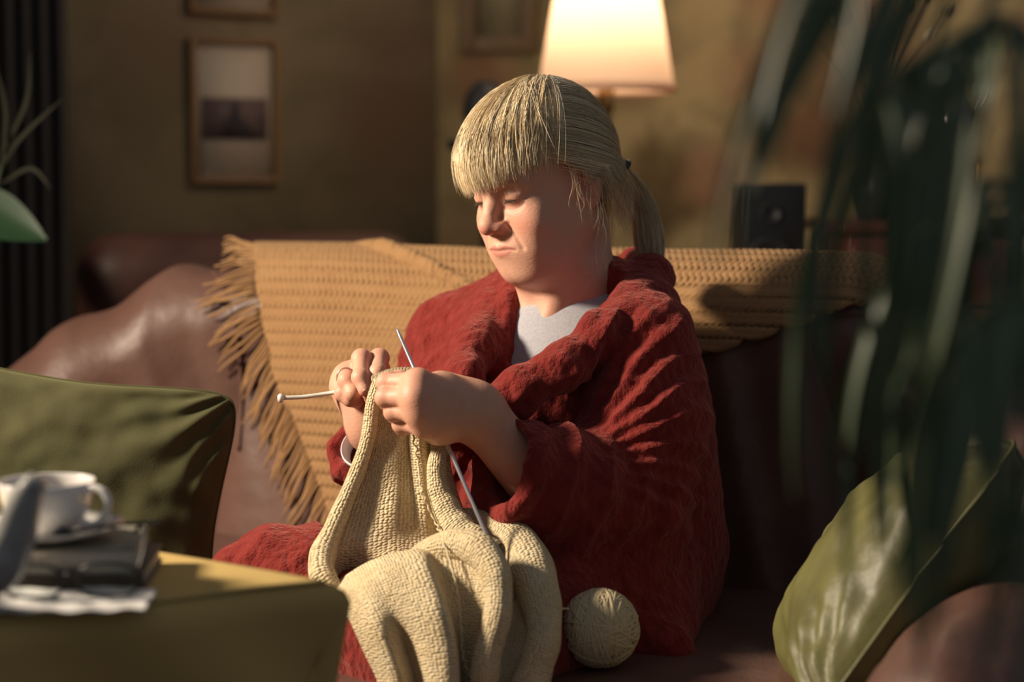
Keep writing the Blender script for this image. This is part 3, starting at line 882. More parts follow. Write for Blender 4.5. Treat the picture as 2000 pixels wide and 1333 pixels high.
parts = []
for f, lo, hi, h, cf in (
        (f_bust, (-.17, -.22, .76), (.27, .22, 1.26), .0014, head_cols),
        (f_lhand, (-.20, -.34, .60), (.19, -.06, .93), .00165, lambda V: hand_cols(V, LF, ())),
        (f_rhand, (-.25, -.19, .68), (-.06, .20, .93), .00165, lambda V: hand_cols(V, RF, ()))):
    V, Q = sdf_mesh(f, lo, hi, h)
    V = relax(V, Q, 1, .4)
    parts.append((V, Q, cf(V)))
mb = MB()
for V, Q, C in parts: mb.add(V, Q, col=C)
body = mb.build('body', MT['skin'], person)
# nails and the ring
def nail(tip, prev, side, r, mat_):
    t = nrm(tip - prev); nn = nrm(side - t * (side @ t)); b = np.cross(t, nn)
    u = np.linspace(-1, 1, 9); v = np.linspace(-1, 1, 9); U_, V_ = np.meshgrid(u, v, indexing='ij')
    wx = np.sqrt(np.clip(1 - .72 * V_ ** 4, .05, 1))
    P = tip - t * .001 + (V_[..., None] * .0062) * t + (np.sin(U_ * .95) * wx)[..., None] * r * .86 * b + ((np.cos(U_ * .95) - .05) * r * 1.03 - .0007 * V_ ** 2)[..., None] * nn
    mb = MB(); mb.add(P.reshape(-1, 3), grid_quads(9, 9)); o = mb.build('fingernail', mat_, body)
    m_ = o.modifiers.new('thick', 'SOLIDIFY'); m_.thickness = .0006
    return o
MT['nail'] = mat('nail', (.66, .38, .29), .25, .5)
CAMDIR = -CF
nail(RF[1][3][0], RF[1][2][0], CAMDIR + np.array([0, 0, .2]), .0080, MT['nail'])
nail(RF[0][3][0], RF[0][2][0], CAMDIR + np.array([.35, 0, .1]), .0078, MT['nail'])
pa, pb = RF[2][0][0], RF[2][1][0]
ringc = pa + (pb - pa) * .45; ax = nrm(pb - pa)
mb = MB(); rr = .0118
lathe(mb, [(rr, -.0012), (rr + .0008, -.0008), (rr + .0008, .0008), (rr, .0012), (rr - .0006, 0), (rr, -.0012)], ringc, 40, ax)
rg_ = mb.build('ring', MT['silver'], person); rg_['label'] = 'thin silver ring'
# lashes: one row for each eye
for sx in (1, -1):
    mb = MB()
    base = [H(sx * (.0305 + .0125 * (2 * t - 1)), .0872 - .0085 * (2 * t - 1) ** 2, -.0050) for t in np.linspace(0, 1, 14)]
    tube(mb, base, .00045, 5)
    for i in range(26):
        t = i / 25; a = np.array([sx * (.0305 + .0125 * (2 * t - 1)), .0872 - .0085 * (2 * t - 1) ** 2, -.0050])
        dr = nrm([sx * .35 * (2 * t - 1), .75, -.75])
        tube(mb, np.array([H(*(a + dr * s_)) for s_ in (0, .002, .0045)]), [.00032, .00026, .0001], 4)
    o = mb.build('eyelashes', MT['lash'] if 'lash' in MT else MT.setdefault('lash', mat('lash', (.06, .035, .022), .6)), body); o['kind'] = 'stuff'

# ---------------------------------------------------------------- grey jersey shirt and red robe
ELB = W(1228, 985, 2.190); SHO = W(1258, 672, 2.235); CUF = W(976, 908, 2.085)
RSH = W(888, 668, 2.455); RELB = W(795, 975, 2.41); RCUF = W(706, 874, 2.258)
HIPN = W(1215, 1185, 2.27); HIPF = W(1060, 1150, 2.42)
KNN = W(800, 1228, 2.045); KNF = W(590, 1170, 2.17)
SHN = W(830, 1700, 1.98); SHF = W(640, 1640, 2.10)
def f_torso(P, g=0.0):
    q = to_t(P)
    d = sd_ell(q, (0, .0, .80), (.175 + g, .120 + g, .185 + g))
    d = smin(d, sd_ell(q, (0, .045, .765), (.150 + g, .105 + g, .085 + g)), .06)      # bust
    d = smin(d, sd_ell(q, (.01, .02, .655), (.185 + g, .150 + g, .13 + g)), .08)        # belly
    return d
def f_shirt(P):
    d = f_torso(P, .004)
    d = smin(d, sd_chain(P, [(NB1 + np.array([0, 0, -.02]), .070), (Tt(0, .02, .84), .10)], .03), .04)
    d = smax(d, (P - W(1036, 638, 2.225)) @ nrm(.84 * UP + .54 * TF + .02 * TL), .004)      # neckline
    return d
V, Q = sdf_mesh(f_shirt, (-.17, -.18, .62), (.25, .16, .98), .0045)
lab = np.arange(len(V))                        # keep the one connected garment, drop stray crumbs
for _ in range(600):
    mn = lab[Q].min(1); new = lab.copy()
    for c in range(4): np.minimum.at(new, Q[:, c], mn)
    if (new == lab).all(): break
    lab = new
Q = Q[lab[Q[:, 0]] == np.bincount(lab).argmax()]
us, inv = np.unique(Q, return_inverse=True); V = V[us]; Q = inv.reshape(-1, 4)
V = relax(V, Q, 1)
link('shirt', fast_mesh('shirt', V, Q), MT['shirt'], person)

NEAR_L = [(W(1240, 515, 2.44), .024), (W(1270, 545, 2.34), .027), (W(1240, 600, 2.250), .027), (W(1172, 660, 2.195), .027), (W(1098, 716, 2.165), .026), (W(1020, 768, 2.150), .024), (W(955, 808, 2.145), .021), (W(905, 850, 2.155), .018), (W(880, 920, 2.17), .014)]
FAR_L = [(W(1140, 520, 2.50), .024), (W(1050, 540, 2.47), .024), (W(1000, 568, 2.42), .024), (W(963, 618, 2.345), .026), (W(928, 685, 2.265), .026), (W(903, 742, 2.205), .024), (W(905, 790, 2.17), .016)]
VP = [(to_t(W(*p)[None])[0][[0, 2]], r) for p, r in (((1120, 545, 2.30), .070), ((1060, 625, 2.225), .064), ((998, 695, 2.185), .046), ((938, 770, 2.15), .014))]
def f_vee(q):
    d = None
    for (a, ra), (b, rb) in zip(VP[:-1], VP[1:]):
        ba = b - a; p = q[:, [0, 2]] - a; t = np.clip((p @ ba) / (ba @ ba), 0, 1); e = p - t[:, None] * ba
        v = np.sqrt((e * e).sum(1)) - (ra + (rb - ra) * t); d = v if d is None else smin(d, v, .02)
    return np.maximum(d, .02 - q[:, 1])
def f_robe(P):
    q = to_t(P)
    d = f_torso(P, .026)
    d = smin(d, sd_ell(q, (.0, -.03, .60), (.170, .150, .115)), .07)                    # hips
    d = smin(d, sd_chain(P, [(Tt(-.05, -.02, .945), .058), (SHO, .060)], .03), .05)      # near shoulder
    d = smin(d, sd_chain(P, [(Tt(.05, -.02, .945), .060), (RSH, .062)], .03), .05)       # far shoulder
    # V opening from the neck down to the crossing
    v = f_vee(q)
    d = smax(d, -v, .012)
    d = smin(d, sd_chain(P, [(W(1275, 600, 2.29), .034), (W(1210, 690, 2.25), .036), (W(1135, 758, 2.235), .036), (W(1050, 812, 2.225), .032), (W(960, 880, 2.22), .026)], .03), .022)
    # lapels
    d = smin(d, sd_chain(P, NEAR_L, .02), .010)
    d = smin(d, sd_chain(P, FAR_L, .02), .012)
    # sleeves
    sl = sd_chain(P, [(SHO, .064), ((SHO + ELB) / 2 + np.array([.008, .0, 0]), .069), (ELB, .070)], .05)
    ax = nrm(CUF - ELB); al = (P - CUF) @ ax
    fo = sd_chain(P, [(ELB, .070), ((ELB + CUF) / 2 + np.array([0, 0, -.012]), .066), (CUF + ax * .06, .057)], .05)
    fo = smax(fo, al, .010)
    sl = smin(sl, fo, .03)
    ci = sd_cone(P, CUF - ax * .07, CUF + ax * .10, .038, .056)
    sl = smax(sl, -ci, .008)
    d = smin(d, sl, .007)
    sf = sd_chain(P, [(RSH, .064), (RELB, .060)], .04)
    ax2 = nrm(RCUF - RELB); al2 = (P - RCUF) @ ax2
    ff = smax(sd_chain(P, [(RELB, .060), (RCUF + ax2 * .05, .042)], .04), al2, .010)
    sf = smin(sf, ff, .03)
    sf = smax(sf, -sd_cone(P, RCUF - ax2 * .06, RCUF + ax2 * .08, .026, .040), .006)
    d = smin(d, sf, .018)
    # lap and legs
    lg = sd_chain(P, [(HIPN, .095), (KNN, .070), (SHN, .062)], .05)
    lf = sd_chain(P, [(HIPF, .095), (KNF, .074), (SHF, .062)], .05)
    lap = smin(lg, lf, .06)
    lap = smin(lap, sd_cone(P, (HIPN + HIPF) / 2, (KNN + KNF) / 2 + np.array([0, 0, -.02]), .07, .05), .08)
    d = smin(d, lap, .04)
    # skirt spread on the seat and the corner of the robe beyond the knee
    d = smin(d, sd_chain(P, [(W(1190, 1090, 2.30), .070), (W(1240, 1200, 2.20), .055), (W(1305, 1272, 2.12), .030)], .04), .06)
    d = smin(d, sd_chain(P, [(W(1180, 1180, 2.18), .07), (W(1010, 1270, 2.03), .06)], .04), .06)
    d = smin(d, sd_chain(P, [(KNF, .045), (W(505, 1118, 2.16), .030), (W(440, 1105, 2.15), .014)], .03), .05)
    return d
V, Q = sdf_mesh(f_robe, (-.42, -.50, .20), (.36, .36, 1.08), .0034)
V = relax(V, Q, 2)
N = vnormals(V, Q)
# folds: along the sleeve, across the chest, over the lap
q = to_t(V)
arm = ELB - SHO; arml = np.linalg.norm(arm); arm = arm / arml
ta = (V - SHO) @ arm / arml
dist_up = sd_cone(V, SHO, ELB, .0, .0); m_up = np.clip((.115 - dist_up) / .03, 0, 1) * np.clip((ta + .25) / .2, 0, 1) * np.clip((1.15 - ta) / .2, 0, 1)
fax = nrm(CUF - ELB); tf = (V - ELB) @ fax / np.linalg.norm(CUF - ELB)
dist_fo = sd_cone(V, ELB, CUF, .0, .0); m_fo = np.clip((.105 - dist_fo) / .03, 0, 1) * np.clip((tf + .1) / .2, 0, 1) * np.clip((1.0 - tf) / .12, 0, 1)
def ridg(x): return 1 - 2 * np.abs(((x) % 1.0) - .5)
nz = noise(V, 9); nz2 = noise(V + 3.1, 16)
# sleeve folds fan out from the armpit
side = (V - W(1110, 900, 2.13)); fard = np.clip((np.sqrt((side @ CR) ** 2 + (side @ CU) ** 2) - .045) / .05, 0, 1)
fanx = side @ CR; fanz = side @ CU
fan = np.arctan2(fanz, fanx)
f1 = ridg(fan * 5.0 + .55 * nz + .25 * nz2) ** 1.3
disp = .0080 * m_up * (f1 - .4) * fard
f2 = ridg(tf * 3.6 + .45 * nz + .8 * ((V - ELB) @ CU) / .1 * .5) ** 1.6
disp += .0085 * m_fo * (f2 - .4)
chest = np.clip((.13 - np.abs(q[:, 2] - .78)) / .05, 0, 1) * np.clip((q[:, 1] - .02) / .05, 0, 1) * np.clip(1 - m_up - m_fo, 0, 1)
dl_ = (V - W(1180, 640, 2.18)); cross = dl_ @ nrm(.62 * CR + -.78 * CU)
disp += .0075 * chest * (ridg(cross / .040 + .35 * nz) ** 1.5 - .4)
lapm = np.clip((.72 - V[:, 2]) / .05, 0, 1) * np.clip(1 - m_fo, 0, 1)
disp += .0070 * lapm * (noise(V * np.array([1, 1, .5]), 16) + .5 * nz2)
disp += .0030 * noise(V, 26) + .0016 * noise(V, 75) + .0012 * (1 - 2 * np.abs(noise(V + 7, 55)))
V = V + N * disp[:, None]
V = relax(V, Q, 1, .3)
robe = link('robe', fast_mesh('robe', V, Q), MT['robe'], person)
robe['label'] = 'dark red plush robe with shawl collar'

# white cuff of the shirt inside her right sleeve
an = np.linspace(0, 2 * np.pi, 41); axw = nrm(RWR - REL); A_ = nrm(np.cross(axw, UP)); B_ = np.cross(axw, A_)
cw_ = RCUF + nrm(RCUF - RELB) * .004
mb = MB()
prof_ = [(.0265, -.030), (.0275, -.010), (.0270, -.003), (.0255, -.001), (.0242, -.006), (.0242, -.03)]
lathe(mb, prof_, cw_, 40, nrm(RCUF - RELB)); mb.build('shirt_cuff', mat('white_cuff', (.70, .70, .74), .9, .1), person)

# ---------------------------------------------------------------- hair
HC = np.array([0, -.012, .026]); HRX, HRB, HRF, HRZ = .087, .109, .134, .109
def hair_pt(u, r=1.0):
    """u: unit directions (…,3) in head axes, r: layer"""
    ry = np.where(u[..., 1] > 0, HRB + (HRF - HRB) * np.clip(u[..., 1], 0, 1), HRB)
    p = np.stack([u[..., 0] * HRX, u[..., 1] * ry, u[..., 2] * HRZ], -1) * np.asarray(r)[..., None] + HC
    return HO + HS * (p @ HM)
def udir(phi, th):
    phi = np.radians(phi); th = np.radians(th)
    return np.stack([np.sin(phi) * np.cos(th), np.cos(phi) * np.cos(th), np.sin(th)], -1)
def slerp(a, b, t):
    a = a / np.linalg.norm(a, axis=-1, keepdims=True); b = b / np.linalg.norm(b, axis=-1, keepdims=True)
    w = np.arccos(np.clip((a * b).sum(-1), -.999, .999))[:, None]
    return (np.sin((1 - t) * w)[..., None] * a[:, None] + np.sin(t * w)[..., None] * b[:, None]) / np.sin(w)[..., None]
def strands(mb, P, r, cols, k=3):
    """P (S,n,3) strand paths, r (n,) or (S,n) radii"""
    S_, n, _ = P.shape
    T = np.gradient(P, axis=1); T /= np.linalg.norm(T, axis=2, keepdims=True) + 1e-12
    ref = np.array([.31, .22, .92]); A = np.cross(T, ref); A /= np.linalg.norm(A, axis=2, keepdims=True) + 1e-12; B = np.cross(T, A)
    a = np.arange(k) * 2 * np.pi / k
    r = np.broadcast_to(r, (S_, n))
    V = P[:, :, None] + r[:, :, None, None] * (np.cos(a)[:, None] * A[:, :, None] + np.sin(a)[:, None] * B[:, :, None])
    q = grid_quads(n, k, False, True)[:, ::-1]
    Q = (q[None] + (np.arange(S_) * n * k)[:, None, None]).reshape(-1, 4)
    C = np.repeat(cols, n * k, 0)
    mb.add(V.reshape(-1, 3), Q, col=C)
hr = np.random.default_rng(21)
BL = np.array([.86, .69, .44])
def blonde(n, dark=0.0, seed=None):
    t = hr.random(n)[:, None]; s_ = hr.random(n)[:, None]
    c = BL * (.72 + .5 * t)
    c = np.where(s_ < .16, np.array([.56, .41, .24]) * (.8 + .5 * t), c)
    c = np.where(s_ > .86, np.array([.90, .82, .64]) * (.92 + .1 * t), c)
    return c * (1 - dark)
n = 11; t = np.linspace(0, 1, n)
RAD = np.interp(t, [0, .1, .8, 1], [.00026, .00034, .00028, .00008])
hair_mb = MB()
# skull cap below the strands
ph = np.linspace(-180, 180, 121)[:-1]; thf = np.linspace(0, 1, 40)
tmin = np.interp(np.abs(ph), [0, 60, 72, 84, 100, 125, 180], [24, 26, 18, 0, -14, -38, -42])
TH = tmin[:, None] + (89.5 - tmin)[:, None] * thf[None]
U_ = udir(np.broadcast_to(ph[:, None], TH.shape), TH)
Vc = hair_pt(U_, np.full(TH.shape, .945) - .03 * (1 - thf)[None] ** 4)
hair_mb.add(Vc.reshape(-1, 3), grid_quads(120, 40, True, False), col=np.array([.50, .37, .21]))
# fringe: from the crown forward over the forehead
def fringe(N_, lay0, lay1, jit):
    pe = hr.uniform(-98, 72, N_)
    clump = np.round(pe / 5.5) * 5.5
    pe2 = pe + (clump - pe) * .45 * hr.random(N_)
    ze = np.interp(pe, [-98, -60, -25, 5, 30, 50, 72], [2, -2, -3, -1, 2, 4, 5]) + hr.normal(0, 3.2, N_)
    u1 = udir(pe2, ze)
    rx = np.clip(pe / 70, -1.2, 1) * .20 + hr.normal(0, .05, N_)
    u0 = np.stack([rx, -.10 + hr.uniform(-.25, .22, N_), np.ones(N_)], -1)
    U = slerp(u0, u1, np.broadcast_to(t, (N_, n)))
    lay = hr.uniform(lay0, lay1, N_)[:, None]
    r = lay * (1 + .035 * np.sin(np.pi * t)[None] - .055 * t[None] ** 3) + .012 * noise(np.stack([pe / 7, pe * 0, lay[:, 0] * 50], -1), 1.0)[:, None]
    P = hair_pt(U, r)
    P += (hr.normal(0, jit, (N_, 1, 3)) * (t ** 2)[None, :, None])
    tone = noise(np.stack([pe2 / 2.6, lay[:, 0] * 14, 0 * pe], -1), 1.0)[:, None]
    strands(hair_mb, P, RAD, blonde(N_) * (1 + .28 * tone))
fringe(5800, .955, 1.00, .0022); fringe(500, .99, 1.02, .004)
TIE = np.array([.020, -.126, -.012]); TIEW = H(*TIE)
ut = (TIE - HC) / np.array([HRX, HRB, HRZ]); ut = ut / np.linalg.norm(ut)
# hair combed back into the tail
def swept(N_, dark):
    w = hr.random(N_)
    bphi = np.interp(w, [0, .12, .28, .40, .52, .70, .80, .90, 1], [-85, -75, -62, -20, 25, 58, 68, 88, 118])
    bth = np.interp(w, [0, .12, .28, .40, .52, .70, .80, .90, 1], [-8, 22, 58, 76, 74, 34, 6, -12, -38])
    u0 = udir(bphi + hr.normal(0, 3, N_), bth + hr.normal(0, 3, N_))
    k0 = (hr.random(N_) ** 1.7 * .55)[:, None]
    tt_ = k0 + (1 - k0) * t[None]
    U = slerp(u0, np.broadcast_to(ut, (N_, 3)), tt_)
    # a little sag towards the nape and slack volume
    U = U + np.array([0, 0, -.10])[None, None] * np.sin(np.pi * tt_)[..., None] * (w > .6)[:, None, None]
    U = U / np.linalg.norm(U, axis=-1, keepdims=True)
    lay = hr.uniform(.955, 1.012, N_)[:, None]
    r = lay * (1 + .015 * np.sin(np.pi * t)[None]) - .0
    P = hair_pt(U, r)
    e = np.clip((tt_ - .82) / .18, 0, 1)[..., None]; e = e * e * (3 - 2 * e)
    P = P * (1 - e) + (TIEW + hr.normal(0, .003, (N_, 1, 3))) * e
    tone = noise(np.stack([w * 60, lay[:, 0] * 14, 0 * w], -1), 1.0)[:, None]
    strands(hair_mb, P, RAD, blonde(N_, dark) * (1 + .28 * tone))
swept(5600, .06)
# nape hair lifted to the tie
N_ = 500
u0 = udir(hr.uniform(105, 200, N_), hr.uniform(-44, -30, N_))
U = slerp(u0, np.broadcast_to(ut, (N_, 3)), np.broadcast_to(t, (N_, n)))
P = hair_pt(U, hr.uniform(.94, .99, N_)[:, None] * np.ones(n)[None]); e = np.clip((t - .75) / .25, 0, 1)[None, :, None]
P = P * (1 - e) + (TIEW + hr.normal(0, .003, (N_, 1, 3))) * e
strands(hair_mb, P, RAD, blonde(N_, .2))
# loose hair that hangs behind and before the ear
def hang(N_, p0, p1, q0, q1, l0_, l1_, back, rad=1.0, wav=.004):
    u0 = udir(hr.uniform(p0, p1, N_), hr.uniform(q0, q1, N_)); a = hair_pt(u0, hr.uniform(.96, 1.0, N_))
    L_ = hr.uniform(l0_, l1_, N_)[:, None]
    out = (a - H(0, -.01, 0)); out[:, 2] = 0; out /= np.linalg.norm(out, axis=1, keepdims=True)
    P = a[:, None] - UP[None, None] * (L_ * t[None])[..., None] + (out[:, None] * .010 * np.sin(t * 2.5)[None, :, None]) - HF[None, None] * (back * hr.uniform(.3, 1, N_)[:, None] * t[None] ** 1.4)[..., None]
    P += wav * np.stack([np.sin(t[None] * hr.uniform(3, 9, (N_, 1)) + hr.random((N_, 1)) * 6), np.cos(t[None] * hr.uniform(3, 8, (N_, 1))), 0 * t[None] * np.ones((N_, 1))], -1) * t[None, :, None]
    strands(hair_mb, P, RAD * rad, blonde(N_, .05))
hang(260, 102, 140, -26, -6, .04, .075, .03, .8)
hang(18, 74, 92, -6, 2, .03, .08, .012, .55, .005)
hang(26, 88, 112, -14, 0, .08, .14, .01, .5, .009)
hang(10, -80, -60, 0, 10, .02, .04, .0, .5)
hair = hair_mb.build('hair', MT['hair'], person); hair['kind'] = 'stuff'; hair['label'] = 'blonde hair with a fringe, tied back'
# pony tail
dt = float((TIEW - CAM) @ CF)
mid = catmull(np.array([TIEW, W(1236, 356, dt + .012), W(1258, 410, dt + .02), W(1268, 470, dt + .02), W(1272, 520, dt + .015), W(1276, 556, dt + .01)]), n)
wd = np.interp(t, [0, .08, .3, .6, .9, 1], [.006, .009, .017, .020, .013, .006])
N_ = 900; a_ = hr.random(N_) * 6.283; rr = np.sqrt(hr.random(N_))
off = np.stack([np.cos(a_) * rr, np.sin(a_) * rr], -1)
P = mid[None] + wd[None, :, None] * (off[:, :1, None] * CR * 1.0 + off[:, 1:, None] * (CF * .9))
P += .003 * np.sin(t[None, :, None] * hr.uniform(2, 6, (N_, 1, 1)) + hr.random((N_, 1, 3)) * 6) * t[None, :, None]
cut = hr.uniform(.8, 1.02, N_)
P2 = np.stack([np.stack([np.interp(t * c, t, P[i, :, j]) for j in range(3)], -1) for i, c in enumerate(cut)])
pm = MB(); strands(pm, P2, RAD, blonde(N_, .12)); pt = pm.build('ponytail', MT['hair'], hair); pt['kind'] = 'stuff'
mb = MB(); axp = nrm(mid[1] - mid[0]); rr = .0085
an = np.linspace(0, 2 * np.pi, 33); A_ = nrm(np.cross(axp, [0, 0, 1.])); B_ = np.cross(axp, A_)
tube(mb, TIEW + axp * .003 + rr * 1.1 * (np.cos(an)[:, None] * A_ + np.sin(an)[:, None] * B_), .0034, 10, cap=False)
mb.build('hair_tie', MT['black'], hair)

# ---------------------------------------------------------------- knitting
def WP(L_): return np.array([W(*p) for p in L_])
def loft(mb, rows, nu, nv, uvo=0.0):
    G = np.array([[W(*p) for p in r] for r in rows])                 # (R, C, 3)
    G = catmull(G, nv); G = np.swapaxes(catmull(np.swapaxes(G, 0, 1), nu), 0, 1)
    du = np.linalg.norm(np.diff(G, axis=1), axis=2).mean(0); dv = np.linalg.norm(np.diff(G, axis=0), axis=2).mean(1)
    u = np.concatenate([[0], np.cumsum(du)]); v = np.concatenate([[0], np.cumsum(dv)])
    uv = np.stack(np.broadcast_arrays(u[None], v[:, None]), -1) + uvo
    mb.add(G.reshape(-1, 3), grid_quads(nv, nu)[:, ::-1], uv=uv.reshape(-1, 2))
def roll(mb, pts, r, n=70, k=24, flat=1.0, uvo=0.0):
    P = catmull(WP(pts), n); rr = np.interp(np.linspace(0, 1, n), np.linspace(0, 1, len(r)), r)
    rr = rr * (1 + .05 * np.sin(np.linspace(0, 40, n)) * np.linspace(.3, 1, n))
    T, N, B = frames(P); a = np.linspace(0, 2 * np.pi, k + 1) + 2.6          # seam turned away from the room
    V = P[:, None] + rr[:, None, None] * (np.cos(a)[None, :, None] * N[:, None] + np.sin(a)[None, :, None] * B[:, None])
    L_ = np.concatenate([[0], np.cumsum(np.linalg.norm(np.diff(P, axis=0), axis=1))])
    uv = np.stack(np.broadcast_arrays((a * rr.mean())[None, :], L_[:, None]), -1) + uvo
    mb.add(V.reshape(-1, 3), grid_quads(n, k + 1)[:, ::-1], uv=uv.reshape(-1, 2))
kn = MB()
loft(kn, [
 [(738, 752, 2.125), (752, 756, 2.13), (770, 762, 2.13), (788, 768, 2.13), (806, 774, 2.125), (824, 780, 2.12), (842, 786, 2.12), (858, 790, 2.125), (870, 795, 2.13)],
 [(722, 850, 2.115), (738, 852, 2.112), (758, 852, 2.112), (778, 853, 2.110), (798, 856, 2.116), (818, 858, 2.105), (838, 860, 2.125), (856, 862, 2.100), (872, 864, 2.12)],
 [(700, 922, 2.100), (722, 922, 2.098), (748, 920, 2.094), (775, 918, 2.098), (802, 920, 2.106), (826, 922, 2.098), (846, 924, 2.125), (862, 926, 2.092), (880, 930, 2.12)],
 [(668, 1000, 2.085), (700, 998, 2.086), (735, 995, 2.082), (770, 990, 2.080), (806, 992, 2.092), (834, 996, 2.090), (858, 1000, 2.12), (880, 1000, 2.085), (905, 1005, 2.11)],
 [(638, 1068, 2.060), (680, 1072, 2.066), (725, 1068, 2.062), (768, 1060, 2.068), (806, 1062, 2.075), (840, 1064, 2.08), (875, 1060, 2.09), (905, 1050, 2.07), (935, 1050, 2.09)],
 [(634, 1120, 2.040), (680, 1130, 2.075), (725, 1125, 2.055), (768, 1115, 2.04), (806, 1112, 2.05), (840, 1110, 2.04), (875, 1105, 2.05), (905, 1095, 2.04), (940, 1090, 2.05)]], 110, 110)
loft(kn, [
 [(648, 1150, 2.03), (690, 1120, 2.02), (730, 1098, 2.015), (775, 1084, 2.01), (815, 1078, 2.005), (845, 1080, 2.01), (875, 1085, 2.01), (905, 1085, 2.0), (940, 1090, 1.99)],
 [(662, 1172, 1.985), (702, 1145, 1.965), (742, 1122, 1.955), (788, 1106, 1.95), (828, 1098, 1.95), (850, 1106, 1.975), (880, 1110, 1.975), (912, 1112, 1.97), (950, 1112, 1.955)],
 [(690, 1220, 1.95), (730, 1205, 1.925), (772, 1195, 1.928), (815, 1185, 1.915), (858, 1176, 1.912), (872, 1182, 1.95), (900, 1188, 1.955), (930, 1190, 1.945), (965, 1185, 1.93)],
 [(715, 1275, 1.94), (755, 1270, 1.915), (795, 1265, 1.935), (835, 1258, 1.905), (880, 1252, 1.902), (890, 1258, 1.945), (912, 1260, 1.95), (935, 1262, 1.94), (958, 1265, 1.92)],
 [(745, 1345, 1.935), (780, 1345, 1.910), (815, 1345, 1.935), (850, 1342, 1.90), (888, 1340, 1.897), (898, 1345, 1.945), (915, 1348, 1.95), (935, 1350, 1.94), (950, 1350, 1.92)],
 [(765, 1480, 1.935), (795, 1480, 1.910), (825, 1480, 1.935), (855, 1480, 1.90), (890, 1480, 1.897), (900, 1480, 1.945), (915, 1480, 1.95), (935, 1480, 1.94), (950, 1480, 1.92)]], 110, 110, .37)
loft(kn, [
 [(930, 1050, 2.07), (985, 1075, 2.075), (1035, 1100, 2.06)],
 [(945, 1120, 2.03), (995, 1130, 2.03), (1045, 1140, 2.01)],
 [(960, 1190, 1.985), (1005, 1195, 1.995), (1055, 1195, 1.975)],
 [(955, 1270, 1.955), (1000, 1270, 1.965), (1048, 1270, 1.95)],
 [(945, 1360, 1.94), (990, 1360, 1.95), (1035, 1360, 1.94)],
 [(945, 1480, 1.94), (990, 1480, 1.95), (1030, 1480, 1.94)]], 40, 70, .73)
roll(kn, [(740, 742, 2.115), (728, 790, 2.110), (720, 850, 2.102), (704, 905, 2.092), (680, 965, 2.080), (652, 1030, 2.062), (632, 1080, 2.045), (628, 1118, 2.025), (648, 1150, 2.015), (690, 1165, 2.02)],
     [.0070, .0085, .0088, .0090, .0098, .0110, .0150, .0150, .0135, .009])
roll(kn, [(868, 850, 2.105), (854, 900, 2.085), (854, 945, 2.078), (868, 985, 2.072), (892, 1030, 2.06), (925, 1062, 2.045), (965, 1085, 2.04)], [.009, .0105, .0120, .0150, .0185, .020, .016])
roll(kn, [(892, 1015, 2.11), (950, 1032, 2.095), (1008, 1066, 2.06), (1040, 1120, 2.02), (1056, 1180, 1.985), (1062, 1240, 1.96), (1048, 1300, 1.945), (1028, 1370, 1.94), (1020, 1470, 1.94)],
     [.014, .021, .026, .026, .0225, .019, .0195, .021, .021])
roll(kn, [(800, 1092, 2.04), (845, 1072, 2.015), (890, 1064, 1.995), (930, 1072, 1.975), (960, 1104, 1.955), (974, 1150, 1.94), (970, 1210, 1.928), (952, 1280, 1.92), (944, 1360, 1.92), (944, 1470, 1.92)],
     [.008, .014, .0175, .0195, .0175, .0150, .0150, .0150, .0150, .0150])
# stitches gathered on the needle between the hands
for i in range(13):
    f = i / 12; c = W(733 + 74 * f, 744 - 14 * f - 6 * math.sin(f * 3), 2.118)
    an = np.linspace(0, 2 * np.pi, 17)
    tube(kn, c[None] + .0055 * (np.cos(an)[:, None] * nrm(.85 * UP - .3 * CR) + np.sin(an)[:, None] * nrm(CF * .9 + .3 * CR)), .0021, 6, cap=False)
knit_root = empty('knitting', W(800, 1300, 1.97), 'cream knitted fabric hanging from her hands over her lap', 'knitting')
fab = kn.build('knitted_fabric', MT['knit'], knit_root)
m_ = fab.modifiers.new('thick', 'SOLIDIFY'); m_.thickness = .003; m_.offset = -1
def yarn_path(pts, name, parent, amp=.0016, r=.00115, n=120, seed=0):
    P = catmull(WP(pts), n); tt_ = np.linspace(0, 1, n)
    L_ = np.linalg.norm(np.diff(P, axis=0), axis=1).sum()
    P = P + (amp * np.sin(tt_ * L_ * 520 + seed) * (.6 + .4 * np.sin(tt_ * 17 + seed)))[:, None] * CR + (amp * np.cos(tt_ * L_ * 430))[:, None] * CF * .5
    mb = MB(); tube(mb, P, r, 7); return mb.build(name, MT['yarn'], parent)
yarn_path([(806, 850, 2.085), (817, 905, 2.080), (823, 955, 2.070), (838, 995, 2.062), (855, 1030, 2.05), (866, 1056, 2.01)], 'yarn_strand', knit_root)
yarn_path([(866, 1056, 1.985), (884, 1115, 1.955), (893, 1160, 1.94), (900, 1220, 1.935), (904, 1280, 1.932), (920, 1330, 1.93), (930, 1400, 1.92)], 'yarn_strand', knit_root, .0012, seed=2)
yarn_path([(1052, 1260, 1.93), (1038, 1285, 1.92), (1028, 1310, 1.92), (1020, 1340, 1.92)], 'yarn_strand', knit_root, .0025, n=60, seed=4)

